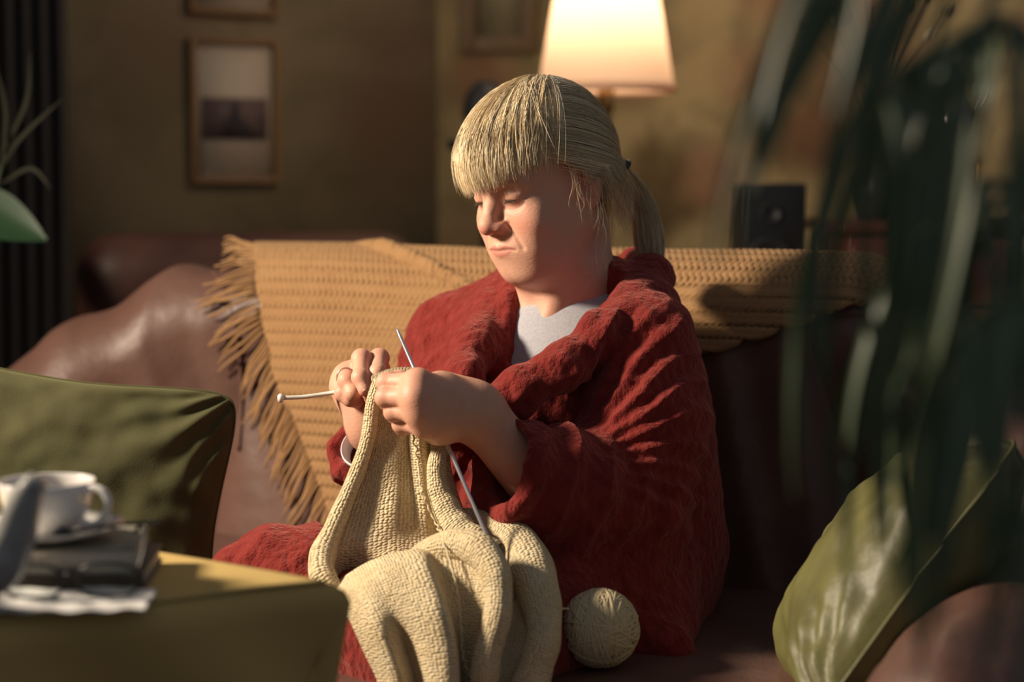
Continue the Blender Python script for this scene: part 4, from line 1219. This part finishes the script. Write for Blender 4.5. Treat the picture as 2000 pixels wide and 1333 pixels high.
# needles
def needle(name, pts, r, mat_, label, tipr, knob=None):
    root = empty(name, W(*pts[-1]), label, 'knitting needle', 'knitting needles')
    P = catmull(WP(pts), 40); t_ = np.linspace(0, 1, 40)
    rr = np.where(t_ < .05, tipr + (r - tipr) * t_ / .05, r)
    mb = MB(); tube(mb, P, rr, 16); mb.build('shaft', mat_, root)
    if knob is not None:
        d_ = nrm(P[-1] - P[-2])
        mb = MB(); lathe(mb, [(0, -.001), (knob * .8, 0), (knob, .002), (knob, .004), (knob * .7, .0065), (0, .007)], P[-1], 24, d_); mb.build('end_knob', MT['plastic_white'], root)
    return root
needle('knitting_needle', [(774, 640, 2.150), (811, 725, 2.125), (870, 860, 2.065), (925, 987, 2.035), (1004, 1168, 2.0)], .0023, MT['steel'],
       'long grey metal knitting needle pointing up past her fingers', .0009)
needle('knitting_needle', [(760, 742, 2.165), (715, 752, 2.18), (657, 766, 2.215), (600, 775, 2.215), (553, 778, 2.21)], .0026, MT['plastic_white'],
       'pale knitting needle with an end knob pointing left from her hand', .0010, .0056)

# ball of yarn on the seat
BC = W(1172, 1231, 2.03); BR = .0425
BC[2] = SEAT + BR * 1.03 + .003
ball = empty('yarn_ball', (BC[0], BC[1], SEAT), 'round ball of cream yarn on the sofa seat by her knee', 'yarn ball')
mb = MB(); pr = np.linspace(-np.pi / 2, np.pi / 2, 24); lathe(mb, np.stack([np.cos(pr) * BR * .945, np.sin(pr) * BR * .945], -1), BC, 40); mb.build('core', MT['yarn'], ball)
mb = MB(); yr = np.random.default_rng(5)
for i in range(150):
    if i < 60: axv = nrm([1 * yr.choice([-1, 1]), yr.normal(0, .35), yr.normal(0, .25)])
    else: axv = nrm(yr.normal(0, 1, 3))
    A_ = nrm(np.cross(axv, [.1, .2, 1.])); B_ = np.cross(axv, A_)
    o_ = yr.uniform(-.55, .55); rad = BR * math.sqrt(1 - o_ * o_) * yr.uniform(.975, 1.03)
    an = np.linspace(0, 2 * np.pi, 41)
    tube(mb, BC + axv * BR * o_ * .98 + rad * (np.cos(an)[:, None] * A_ + np.sin(an)[:, None] * B_), .00125, 6, cap=False)
st_ = mb.build('wound_strands', MT['yarn'], ball); st_['kind'] = 'stuff'
yarn_path([(1110, 1190, 2.0), (1098, 1190, 1.99), (1090, 1198, 1.975), (1080, 1212, 1.955)], 'loose_end', ball, .001, n=40)

# ---------------------------------------------------------------- table with a cloth
TZ = .748
TK = np.array([-.155, -.68]); D1 = nrm([-.806, .592]); D2 = nrm([-.856, -.516]); TLN = .62
def TB(a, b, z=TZ): p = TK + D1 * a + D2 * b; return np.array([p[0], p[1], z])
tab = empty('table', (*TB(TLN / 2, TLN / 2)[:2], 0), 'small table under a mustard cloth at the lower left', 'table')
mb = MB(); cs_ = [TB(.02, .02), TB(TLN - .02, .02), TB(TLN - .02, TLN - .02), TB(.02, TLN - .02)]
Vb = np.array([c - UP * .028 for c in cs_] + [c - UP * .006 for c in cs_])
mb.add(Vb, [[0, 1, 2, 3], [7, 6, 5, 4], [0, 4, 5, 1], [1, 5, 6, 2], [2, 6, 7, 3], [3, 7, 4, 0]]); mb.build('tabletop', MT['wood'], tab, False)
for a, b in ((.1, .1), (TLN - .1, .1), (TLN - .1, TLN - .1), (.1, TLN - .1)):
    p = TB(a, b); mb = MB(); lathe(mb, [(0, 0), (.014, 0), (.02, .35), (.022, TZ - .03), (0, TZ - .03)], (p[0], p[1], 0), 14); mb.build('leg', MT['wood'], tab)
nC = 130; hang_ = .26; u = np.linspace(-hang_, TLN + hang_, nC)
A_, B_ = np.meshgrid(u, u, indexing='ij')
oa = np.where(A_ < 0, A_, np.where(A_ > TLN, A_ - TLN, 0)); ob = np.where(B_ < 0, B_, np.where(B_ > TLN, B_ - TLN, 0))
ca = np.clip(A_, .0, TLN); cb = np.clip(B_, .0, TLN)
# soften the corners of the top
rc = .035
drop = np.sqrt(oa ** 2 + ob ** 2)
P = TK[None, None] + ca[..., None] * D1 + cb[..., None] * D2
outv = oa[..., None] * D1 + ob[..., None] * D2; on = np.linalg.norm(outv, axis=-1, keepdims=True); outv = np.where(on > 1e-6, outv / np.maximum(on, 1e-6), 0)
rbend = .022
arc = np.clip(drop / rbend, 0, np.pi / 2)
hor = rbend * np.sin(arc); ver = rbend * (1 - np.cos(arc)) + np.maximum(drop - rbend * np.pi / 2, 0)
fold = .020 * np.sin((A_ - B_) * 30 + 1.0) * np.clip(drop / .12, 0, 1)
cen2 = TK + (D1 + D2) * TLN / 2; inw = cen2 - P; inw /= np.linalg.norm(inw, axis=-1, keepdims=True)
P = P + outv * (hor - rbend * .8)[..., None] + outv * (fold * .7)[..., None] + inw * (np.maximum(ver - .02, 0) * .30)[..., None]
Z = TZ + .003 - ver + .0012 * noise(np.stack([A_ * 12, B_ * 12, 0 * A_], -1), 1.0)
Vt = np.concatenate([P, Z[..., None]], -1)
tc_ = link('tablecloth', fast_mesh('tablecloth', Vt.reshape(-1, 3), grid_quads(nC, nC)), MT['cloth'])
props(tc_, 'mustard yellow cloth draped over the small table, hanging in folds', 'tablecloth')
md = tc_.modifiers.new('thick', 'SOLIDIFY'); md.thickness = .002; md.offset = 1

def book(name, c, ang, size, m_cover, label):
    L_, D_, T_ = size; R_ = rotz(ang); c = np.asarray(c, float)
    root = empty(name, c, label, 'book')
    mb = MB(); box(mb, c + UP * (T_ / 2) + R_[1] * .002, (L_ - .006, D_ - .006, T_ - .005), R_); mb.build('pages', MT['paper'], root, False)
    for z in (.00125, T_ - .00125):
        mb = MB(); box(mb, c + UP * z, (L_, D_, .0025), R_); mb.build('cover_board', m_cover, root, False, .0006)
    mb = MB(); box(mb, c + UP * (T_ / 2) - R_[1] * (D_ / 2 - .001), (L_, .0025, T_ - .0050), R_); mb.build('spine', m_cover, root, False, .0006)
    return root
MT['cover_dark'] = mat('dark_brown_cover', (.075, .055, .040), .6, .3)
MT['cover_grey'] = mat('grey_green_cover', (.26, .24, .19), .6, .3)
bx = W(170, 1165, 1.60); bz = TZ + .0075
book('book', (-.425, -.685, bz), math.radians(4), (.205, .135, .017), MT['cover_dark'], 'dark brown book at the bottom of the stack on the table')
book('book', (-.430, -.683, bz + .0175), math.radians(187), (.195, .128, .019), MT['cover_grey'], 'grey-green book under the saucer, top of the stack')
BZ = bz + .0375
# cup and saucer
CC = np.array([-.412, -.70, BZ])
sau = empty('saucer', CC, 'white porcelain saucer on the stack of books', 'saucer')
mb = MB(); lathe(mb, [(0, .002), (.022, .002), (.024, 0), (.028, .001), (.045, .006), (.066, .013), (.067, .0145), (.045, .0095), (.030, .005), (.024, .0045), (0, .0045)], CC, 56); mb.build('dish', MT['porcelain'], sau)
cup = empty('teacup', CC + UP * .0046, 'white porcelain teacup with a round handle on the saucer', 'cup')
cb0 = CC + UP * .0048
mb = MB(); lathe(mb, [(0, .002), (.019, .002), (.020, 0), (.022, .001), (.0225, .004), (.031, .011), (.0375, .024), (.0405, .038), (.0425, .0475), (.0420, .0483), (.0413, .0475), (.0390, .038), (.036, .024), (.029, .0125), (.018, .006), (0, .005)], cb0, 64); mb.build('bowl', MT['porcelain'], cup)
mb = MB(); hd = nrm([.93, -.36, 0]); t_ = np.linspace(0, 1, 26)
hp = np.array([[.0385, .041], [.050, .044], [.0605, .040], [.0635, .030], [.058, .018], [.047, .011], [.036, .013]]); hp = catmull(hp, 26)
tube(mb, cb0 + hp[:, :1] * hd + hp[:, 1:] * UP, np.interp(t_, [0, .2, .8, 1], [.0040, .0034, .0034, .0045]), 12); mb.build('handle', MT['porcelain'], cup)
mb = MB(); lathe(mb, [(0, .036), (.0382, .036), (.0382, .0364), (0, .0364)], cb0, 48); mb.build('tea', mat('tea', (.10, .035, .012), .05, .5), cup)
sp = empty('teaspoon', CC + UP * .01, 'small dark teaspoon lying on the saucer, handle pointing right', 'spoon')
s0 = CC + np.array([.030, -.028, .012]); s1 = CC + np.array([.105, -.020, .0185])
mb = MB(); tube(mb, catmull(np.array([s0, (s0 + s1) / 2 + UP * .002, s1]), 14), [.0016] * 8 + [.0019] * 6, 8, flat=1.6); mb.build('handle', MT['dark'], sp)
mb = MB(); u_ = np.linspace(0, np.pi, 12); lathe(mb, np.stack([np.sin(u_) * .0085, -np.cos(u_) * .0035], -1), s0 - np.array([.009, 0, .0005]), 20); mb.build('bowl', MT['dark'], sp)

# spectacles in front of the books
gl = empty('eyeglasses', (-.375, -.790, bz), 'black-framed eyeglasses lying in front of the books', 'eyeglasses')
gc = np.array([-.372, -.778, bz]); gr = nrm([1, .10, 0]); gu = nrm([.02, -.35, .94]); gn = np.cross(gr, gu)
for sx in (-1, 1):
    an = np.linspace(0, 2 * np.pi, 49)
    ex_ = np.sign(np.cos(an)) * np.abs(np.cos(an)) ** .75; ez_ = np.sign(np.sin(an)) * np.abs(np.sin(an)) ** .75
    ringp = gc + (sx * .031 + .0245 * ex_)[:, None] * gr + (.019 + .0165 * ez_)[:, None] * gu
    mb = MB(); tube(mb, ringp, .0016, 8, cap=False); mb.build('rim', MT['black'], gl)
    mb = MB(); cgl = ringp.mean(0); Vl = np.concatenate([ringp[:-1] + gn * .0004, ringp[:-1] - gn * .0004, [cgl + gn * .0006], [cgl - gn * .0006]]); k = 48
    Tl = [(2 * k, (i + 1) % k, i) for i in range(k)] + [(2 * k + 1, k + i, k + (i + 1) % k) for i in range(k)]
    mb.add(Vl, [(i, (i + 1) % k, k + (i + 1) % k, k + i) for i in range(k)], Tl); mb.build('lens', MT['lens'], gl)
    h0 = gc + sx * .057 * gr + .030 * gu
    tp = catmull(np.array([h0, h0 + np.array([.002 * sx, .020, .018]), h0 + np.array([-.008 * sx, .055, .026]), h0 + np.array([-.020 * sx, .085, .016])]), 24)
    mb = MB(); tube(mb, tp, np.interp(np.linspace(0, 1, 24), [0, 1], [.0015, .0021]), 8); mb.build('temple', MT['black'], gl)
mb = MB(); tube(mb, catmull(np.array([gc - .0075 * gr + .024 * gu, gc + .0275 * gu + gn * .002, gc + .0075 * gr + .024 * gu]), 12), .0015, 8); mb.build('bridge', MT['black'], gl)

# napkin
nk_ = 60; u = np.linspace(-1, 1, nk_); A_, B_ = np.meshgrid(u, u, indexing='ij')
nc = np.array([-.395, -.795]); e1 = nrm([1, .06]); e2 = nrm([-.06, 1])
Pn = nc + A_[..., None] * .092 * e1 + B_[..., None] * .038 * e2
Zn = TZ + .0090 + .004 * np.abs(noise(np.stack([A_ * 2.4, B_ * 1.6, 0 * A_], -1), 1.0)) + .002 * np.sin(A_ * 9 + B_ * 3) ** 2
nap = link('napkin', fast_mesh('napkin', np.concatenate([Pn, Zn[..., None]], -1).reshape(-1, 3), grid_quads(nk_, nk_)), MT['napkin'])
props(nap, 'pale grey cloth napkin at the front edge of the table', 'napkin'); md = nap.modifiers.new('thick', 'SOLIDIFY'); md.thickness = .0015

# teapot, its spout reaching into the frame
tpc = np.array([-.565, -.800, TZ + .0075])
tp = empty('teapot', tpc, 'grey ceramic teapot at the left edge, curved spout in front of the cup', 'teapot')
mb = MB(); lathe(mb, [(0, 0), (.045, 0), (.05, .004), (.070, .022), (.078, .040), (.070, .062), (.048, .076), (.036, .080), (.036, .082), (0, .082)], tpc, 48); mb.build('body', MT['grey_ceramic'], tp)
mb = MB(); lathe(mb, [(.037, .081), (.034, .086), (.015, .092), (.005, .094), (.009, .101), (.006, .108), (0, .110)], tpc, 32); mb.build('lid', MT['grey_ceramic'], tp)
sq = np.array([tpc + (.060, -.004, .030), W(-30, 1118, 1.475), W(22, 1060, 1.468), W(42, 1000, 1.462), W(58, 960, 1.458), W(72, 940, 1.455)])
mb = MB(); tube(mb, catmull(sq, 30), np.interp(np.linspace(0, 1, 30), [0, .3, .6, .9, 1], [.026, .021, .0145, .0095, .0095]), 18); mb.build('spout', MT['grey_ceramic'], tp)
mb = MB(); tube(mb, catmull(np.array([tpc + (-.060, 0, .068), tpc + (-.11, 0, .075), tpc + (-.115, 0, .04), tpc + (-.072, 0, .025)]), 24), .007, 12); mb.build('handle', MT['grey_ceramic'], tp)

# ---------------------------------------------------------------- furniture at the back
# armchair behind the sofa
ac = W(490, 470, 3.75); AX = nrm([.98, .2, 0]); AN = np.array([AX[1], -AX[0], 0]); AM = np.stack([AX, AN, UP])
chair = empty('armchair', (ac[0], ac[1] - .3, 0), 'dark red-brown leather armchair behind the sofa under the pictures', 'armchair')
MT['oxblood'] = mat('oxblood_leather', (.060, .022, .015), .5, .4, var=(10., (.085, .034, .022), .8))
def rbox(name, c, h, r, root, m, step=.02, A=AM):
    V, Q = sdf_mesh(lambda P: sd_box(P, c, h, r, A), np.asarray(c) - np.linalg.norm(h) - .02, np.asarray(c) + np.linalg.norm(h) + .02, step)
    return link(name, fast_mesh(name, V, Q), m, root)
bc = np.array([ac[0], ac[1], .73])
rbox('backrest', bc, (.35, .09, .29), .085, chair, MT['oxblood'])
rbox('seat_cushion', bc + AN * .30 - UP * .40, (.27, .28, .10), .06, chair, MT['oxblood'])
for s_ in (-1, 1): rbox('armrest', bc + AN * .27 + AX * s_ * .32 - UP * .30, (.07, .30, .20), .06, chair, MT['oxblood'])
for s_ in (-1, 1):
    for k_ in (.02, .50):
        p = bc + AN * k_ + AX * s_ * .28; mb = MB(); lathe(mb, [(0, 0), (.015, 0), (.022, .26), (0, .26)], (p[0], p[1], 0), 12); mb.build('leg', MT['wood'], chair)

# console behind the sofa with a loudspeaker and glasses
kc = W(1432, 560, 3.85); KT = .885
con = empty('console_table', (kc[0], kc[1], 0), 'narrow dark console table behind the sofa under the black loudspeaker', 'table')
mb = MB(); box(mb, (kc[0], kc[1], KT - .015), (.33, .26, .03)); mb.build('tabletop', MT['wood'], con, False, .004)
mb = MB(); box(mb, (kc[0], kc[1], KT - .08), (.29, .20, .10)); mb.build('apron', MT['wood'], con, False, .002)
for sx in (-1, 1):
    for sy in (-1, 1): mb = MB(); box(mb, (kc[0] + sx * .14, kc[1] + sy * .10, (KT - .13) / 2), (.035, .035, KT - .13)); mb.build('leg', MT['wood'], con, False, .003)
spx = W(1500, 400, 3.83)
spk = empty('loudspeaker', (spx[0], spx[1], KT), 'black box loudspeaker standing upright on the console behind the sofa', 'speaker')
mb = MB(); box(mb, (spx[0], spx[1], KT + .117), (.130, .15, .234), rotz(.08)); mb.build('housing', MT['black'], spk, False, .004)
for z_, r_ in ((.075, .045), (.172, .020)):
    mb = MB(); lathe(mb, [(0, -.004), (r_ * .4, -.002), (r_ * .9, .006), (r_, .008), (r_ * 1.08, .004), (r_ * 1.08, .0)], (spx[0] - .006, spx[1] - .076, KT + z_), 28, (0.08, -1, 0)); mb.build('driver', MT['dark'], spk)
for i, (px_, py_, lab) in enumerate(((1388, 512, 'small clear cut glass catching the light left of the loudspeaker'), (1512, 528, 'small clear glass in front of the loudspeaker base'))):
    g = W(px_, py_, 3.70); go = empty('glass', (g[0], g[1], KT), lab, 'glass', 'glasses on the console')
    mb = MB(); lathe(mb, [(0, 0), (.022, .0), (.023, .003), (.004, .006), (.004, .028), (.014, .036), (.022, .052), (.024, .075), (.0225, .075), (.0205, .053), (.012, .039), (0, .036)], (g[0], g[1], KT), 14); mb.build('bowl_and_stem', MT['glass'], go, smooth=False)
# cabinet at the right
qb = W(1850, 500, 3.55); CT = 1.045; cl = W(1640, 500, 3.55)[0]; cw = 1.0
cab = empty('cabinet', (cl + cw / 2, qb[1] + .2, 0), 'red-brown wooden cabinet behind the palm, holding ornaments', 'cabinet')
ccx = cl + cw / 2; ccy = qb[1] + .22
mb = MB(); box(mb, (ccx, ccy, (CT - .03) / 2 + .03), (cw - .04, .40, CT - .09)); mb.build('carcass', MT['redwood'], cab, False, .003)
mb = MB(); box(mb, (ccx, ccy, CT - .0125), (cw, .44, .025)); mb.build('top', MT['redwood'], cab, False, .006)
for i in range(3):
    xd = cl + .02 + (cw - .04) * (i + .5) / 3; wd_ = (cw - .04) / 3 - .012
    mb = MB(); box(mb, (xd, ccy - .209, CT - .11), (wd_, .018, .12)); dr = mb.build('drawer', MT['redwood'], cab, False, .004)
    mb = MB(); lathe(mb, [(0, 0), (.006, 0), (.005, .01), (.011, .016), (.008, .024), (0, .026)], (xd, ccy - .218, CT - .11), 14, (0, -1, 0)); mb.build('knob', MT['brass'], dr)
    mb = MB(); box(mb, (xd, ccy - .209, (CT - .18) / 2 + .02), (wd_, .018, CT - .30)); do = mb.build('door', MT['redwood'], cab, False, .004)
    mb = MB(); box(mb, (xd, ccy - .216, (CT - .18) / 2 + .02), (wd_ - .10, .012, CT - .42)); mb.build('door_panel', MT['redwood'], do, False, .004)
    mb = MB(); lathe(mb, [(0, 0), (.006, 0), (.005, .01), (.010, .016), (0, .024)], (xd + wd_ * .38, ccy - .218, .62), 14, (0, -1, 0)); mb.build('knob', MT['brass'], do)
for sx in (-1, 1):
    for sy in (-1, 1): mb = MB(); lathe(mb, [(0, 0), (.02, 0), (.028, .035), (0, .035)], (ccx + sx * (cw / 2 - .06), ccy + sy * .16, 0), 12); mb.build('foot', MT['redwood'], cab)
# gilt box on the cabinet
gb = W(1842, 352, 3.52); gz = CT + .001
bxr = empty('casket', (gb[0], gb[1], gz), 'red wooden casket with gold trim and a shiny clasp on the cabinet', 'box')
MT['gilt'] = mat('gilt_trim', (.42, .25, .08), .35, .5, metal=.8)
mb = MB(); box(mb, (gb[0], gb[1], gz + .058), (.115, .09, .105)); mb.build('body', MT['redwood'], bxr, False, .003)
for z_ in (.006, .116): mb = MB(); box(mb, (gb[0], gb[1], gz + z_), (.124, .099, .012)); mb.build('gold_trim', MT['gilt'], bxr, False, .003)
for sx in (-1, 1): mb = MB(); box(mb, (gb[0] + sx * .054, gb[1] - .044, gz + .061), (.010, .006, .098)); mb.build('gold_post', MT['gilt'], bxr, False, .001)
mb = MB(); lathe(mb, [(0, 0), (.012, 0), (.014, .004), (.009, .009), (0, .011)], (gb[0] - .002, gb[1] - .045, gz + .07), 24, (0, -1, 0)); mb.build('clasp', MT['brass'], bxr)
# silver jug standing on it
jg = np.array([gb[0] + .012, gb[1], gz + .1225])
jug = empty('silver_jug', jg, 'dark silver jug with a slender neck on top of the casket', 'jug')
MT['old_silver'] = mat('tarnished_silver', (.34, .31, .32), .25, .5, metal=1.0)
mb = MB(); lathe(mb, [(0, 0), (.028, 0), (.030, .006), (.014, .016), (.018, .026), (.040, .05), (.044, .075), (.030, .105), (.016, .13), (.015, .165), (.022, .185), (.020, .186), (.012, .165), (0, .16)], jg, 32); mb.build('body', MT['old_silver'], jug)
mb = MB(); tube(mb, catmull(np.array([jg + (.016, -.004, .17), jg + (.050, -.02, .175), (jg + (.062, -.02, .13)), jg + (.040, -.004, .08)]), 24), .004, 8); mb.build('handle', MT['old_silver'], jug)
mb = MB(); tube(mb, catmull(np.array([jg + (-.035, -.006, .07), jg + (-.055, -.006, .09), jg + (-.058, -.006, .13), jg + (-.075, -.006, .155)]), 20), np.linspace(.010, .005, 20), 10); mb.build('spout', MT['old_silver'], jug)
# dark vase with dried twigs
vz = W(1712, 330, 3.62); vb = np.array([vz[0], vz[1], CT + .001])
vase = empty('vase', vb, 'dark pot-bellied vase of dried twigs and pale seed heads on the cabinet', 'vase')
mb = MB(); lathe(mb, [(0, 0), (.03, 0), (.034, .006), (.052, .05), (.050, .085), (.026, .12), (.022, .14), (.030, .15), (.028, .151), (.019, .14), (0, .13)], vb, 32); mb.build('pot', MT['dark'], vase)
vr = np.random.default_rng(9)
MT['dried'] = mat('dried_leaf', (.055, .042, .028), .8, .2); MT['seed'] = mat('pale_seed_head', (.32, .27, .20), .8, .2)
for i in range(16):
    a_ = vr.uniform(0, 6.283); r_ = vr.uniform(.04, .16); h_ = vr.uniform(.20, .40)
    e_ = vb + np.array([math.cos(a_) * r_, math.sin(a_) * r_ * .6, .13 + h_])
    Pq = catmull(np.array([vb + UP * .12, vb + UP * (.13 + h_ * .5) + (e_ - vb) * np.array([.3, .3, 0]), e_]), 10)
    mb = MB(); tube(mb, Pq, .0016, 6)
    tw = mb.build('twig', MT['dried'], vase)
    mb = MB(); d_ = nrm(Pq[-1] - Pq[-2]); hl = vr.uniform(.018, .035)
    lathe(mb, [(0, 0), (hl * .35, hl * .3), (hl * .42, hl * .7), (hl * .2, hl * 1.3), (0, hl * 1.6)], Pq[-1], 10, d_); mb.build('seed_head', MT['seed'] if i % 3 == 0 else MT['dried'], tw)
# tall plant stand with a round dark vase, mostly behind her head
ps = W(950, 215, 4.2)
std = empty('plant_stand', (ps[0], ps[1], 0), 'tall slender dark stand behind the woman, holding a round vase', 'stand')
mb = MB(); lathe(mb, [(0, 0), (.13, 0), (.13, .02), (.03, .04), (.014, .12), (.014, 1.12), (.05, 1.19), (.09, 1.20), (.09, 1.22), (0, 1.22)], (ps[0], ps[1], 0), 28); mb.build('column', MT['dark'], std)
rv = empty('round_vase', (ps[0], ps[1], 1.221), 'round dark vase whose top shows left of her hair', 'vase')
mb = MB(); lathe(mb, [(0, 0), (.025, 0), (.045, .02), (.056, .06), (.050, .10), (.028, .128), (.018, .134), (.016, .134), (.02, .125), (0, .12)], (ps[0], ps[1], 1.221), 32); mb.build('pot', MT['dark'], rv)

# ---------------------------------------------------------------- plants
def leafblade(mb, P, w, fold=.35, up=None):
    """ribbon leaf along the path P with half width w(t), slightly folded along its midrib"""
    T, N, B = frames(P); n_ = len(P)
    ref = up if up is not None else np.array([0, -1., .2])
    side = np.cross(T, ref); side /= np.linalg.norm(side, axis=1, keepdims=True) + 1e-9
    nor = np.cross(side, T)
    w = np.asarray(w)[:, None]
    V = np.stack([P - side * w + nor * w * fold, P - side * w * .5 + nor * w * fold * .35, P, P + side * w * .5 + nor * w * fold * .35, P + side * w + nor * w * fold], 1)
    V2 = V - nor[:, None] * .0006
    a = V.reshape(-1, 3); b = V2.reshape(-1, 3)
    q = grid_quads(n_, 5)
    mb.add(np.concatenate([a, b]), np.concatenate([q, q[:, ::-1] + len(a)]))
MT['palm'] = mat('palm_leaf', (.050, .085, .038), .42, .5, var=(30., (.09, .12, .06), .7))
MT['palm_stem'] = mat('palm_stem', (.05, .07, .028), .5, .4)
palm = empty('palm_plant', (.66, -1.02, 0), 'potted palm with long drooping leaflets in the right foreground', 'plant')
mb = MB(); lathe(mb, [(0, 0), (.11, 0), (.115, .01), (.145, .26), (.155, .27), (.155, .29), (.14, .29), (.13, .25), (0, .25)], (.66, -1.02, 0), 36); mb.build('pot', mat('terracotta', (.22, .09, .05), .8, .2), palm)
pr_ = np.random.default_rng(17)
FR = [([(.64, -1.0, .25), W(2110, 700, 1.12), W(2010, 90, 1.08), W(1830, 100, 1.04), W(1690, 190, 1.00)], 22, .20, .30, -.10),
      ([(.66, -1.04, .25), W(2190, 420, 1.02), W(2040, -170, .98), W(1830, -270, .95), W(1630, -230, .92)], 13, .17, .24, -.34),
      ([(.67, -1.0, .25), W(2090, 820, 1.20), W(2030, 420, 1.16), W(1900, 360, 1.12), W(1830, 420, 1.10)], 20, .18, .28, -.12),
      ([(.68, -1.06, .25), W(2170, 1000, .98), W(2080, 640, .95), W(1960, 590, .93), W(1860, 660, .92)], 18, .16, .24, -.10)]
for pts, nl, l0_, l1_, lean in FR:
    R_ = catmull(np.array(pts), 60)
    mb = MB(); tube(mb, R_, np.interp(np.linspace(0, 1, 60), [0, .5, 1], [.0065, .0045, .0016]), 8); fr = mb.build('frond_stem', MT['palm_stem'], palm)
    for i in range(nl):
        f = .50 + .50 * (i + pr_.random()) / nl; k_ = min(int(f * 59), 58); p0 = R_[k_]
        tdir = nrm(R_[k_ + 1] - R_[k_]); sd_ = 1 if i % 2 else -1
        d0 = nrm(tdir * .45 + sd_ * nrm(np.cross(tdir, UP)) * .7 + np.array([-.05, 0, -.25]))
        Ln = pr_.uniform(l0_, l1_) * (1 if f < .9 else .75)
        s_ = np.linspace(0, 1, 12)
        droop = np.array([lean + pr_.normal(0, .07), pr_.normal(0, .08), -1.0])
        Pq = p0[None] + Ln * (s_[:, None] * (1 - s_[:, None] * .8) * d0 * .6 + (s_[:, None] ** 1.5) * .90 * droop)
        hw = pr_.uniform(.0035, .0058) * np.clip(np.interp(s_, [0, .12, .5, .85, 1], [.35, .9, 1, .6, .05]), 0, 1)
        mb = MB(); leafblade(mb, Pq, hw, .3, nrm([pr_.normal(0, .7), -1, .2])); mb.build('leaflet', MT['palm'], fr)
# plant at the left edge
MT['dried_green'] = mat('dull_green_leaf', (.035, .035, .022), .7, .2)
MT['broad'] = mat('broad_leaf', (.018, .05, .018), .4, .4)
lp0 = W(-60, 900, 3.25); lpb = np.array([lp0[0] - .10, lp0[1], 0])
lpl = empty('potted_plant', lpb, 'potted plant at the left edge with a broad glossy green leaf', 'plant')
mb = MB(); lathe(mb, [(0, 0), (.09, 0), (.12, .24), (.13, .25), (.13, .27), (.115, .27), (.105, .23), (0, .23)], lpb, 32); mb.build('pot', MT['grey_ceramic'], lpl)
stm = catmull(np.array([lpb + UP * .2, lpb + (.03, 0, .6), W(-50, 560, 3.25), W(8, 300, 3.25)]), 30)
mb = MB(); tube(mb, stm, np.linspace(.007, .003, 30), 8); mb.build('stem', MT['palm_stem'], lpl)
def broad(pts, wmax, m, up, name='leaf'):
    Pq = catmull(np.array(pts), 24); s_ = np.linspace(0, 1, 24)
    mb = MB(); leafblade(mb, Pq, wmax * np.sin(np.pi * np.clip(s_, .02, .985) ** .8) ** .8, .25, nrm(up)); return mb.build(name, m, lpl)
broad([W(-90, 400, 3.2), W(-40, 415, 3.18), W(20, 440, 3.16), W(90, 470, 3.14)], .05, MT['broad'], (.1, -.8, .5))
broad([W(-30, 520, 3.25), W(-70, 430, 3.3), W(-120, 380, 3.3), W(-190, 380, 3.3)], .045, MT['broad'], (.1, -.8, .5))
for a_, b_, c_ in (((2, 330), (40, 270), (125, 190)), ((4, 300), (50, 200), (60, 100)), ((2, 340), (10, 220), (-10, 120)), ((0, 360), (60, 330), (100, 370))):
    broad([W(*a_, 3.25), W(*b_, 3.22), W(*c_, 3.2)], .004, MT['dried_green'], (.1, -1, .3))
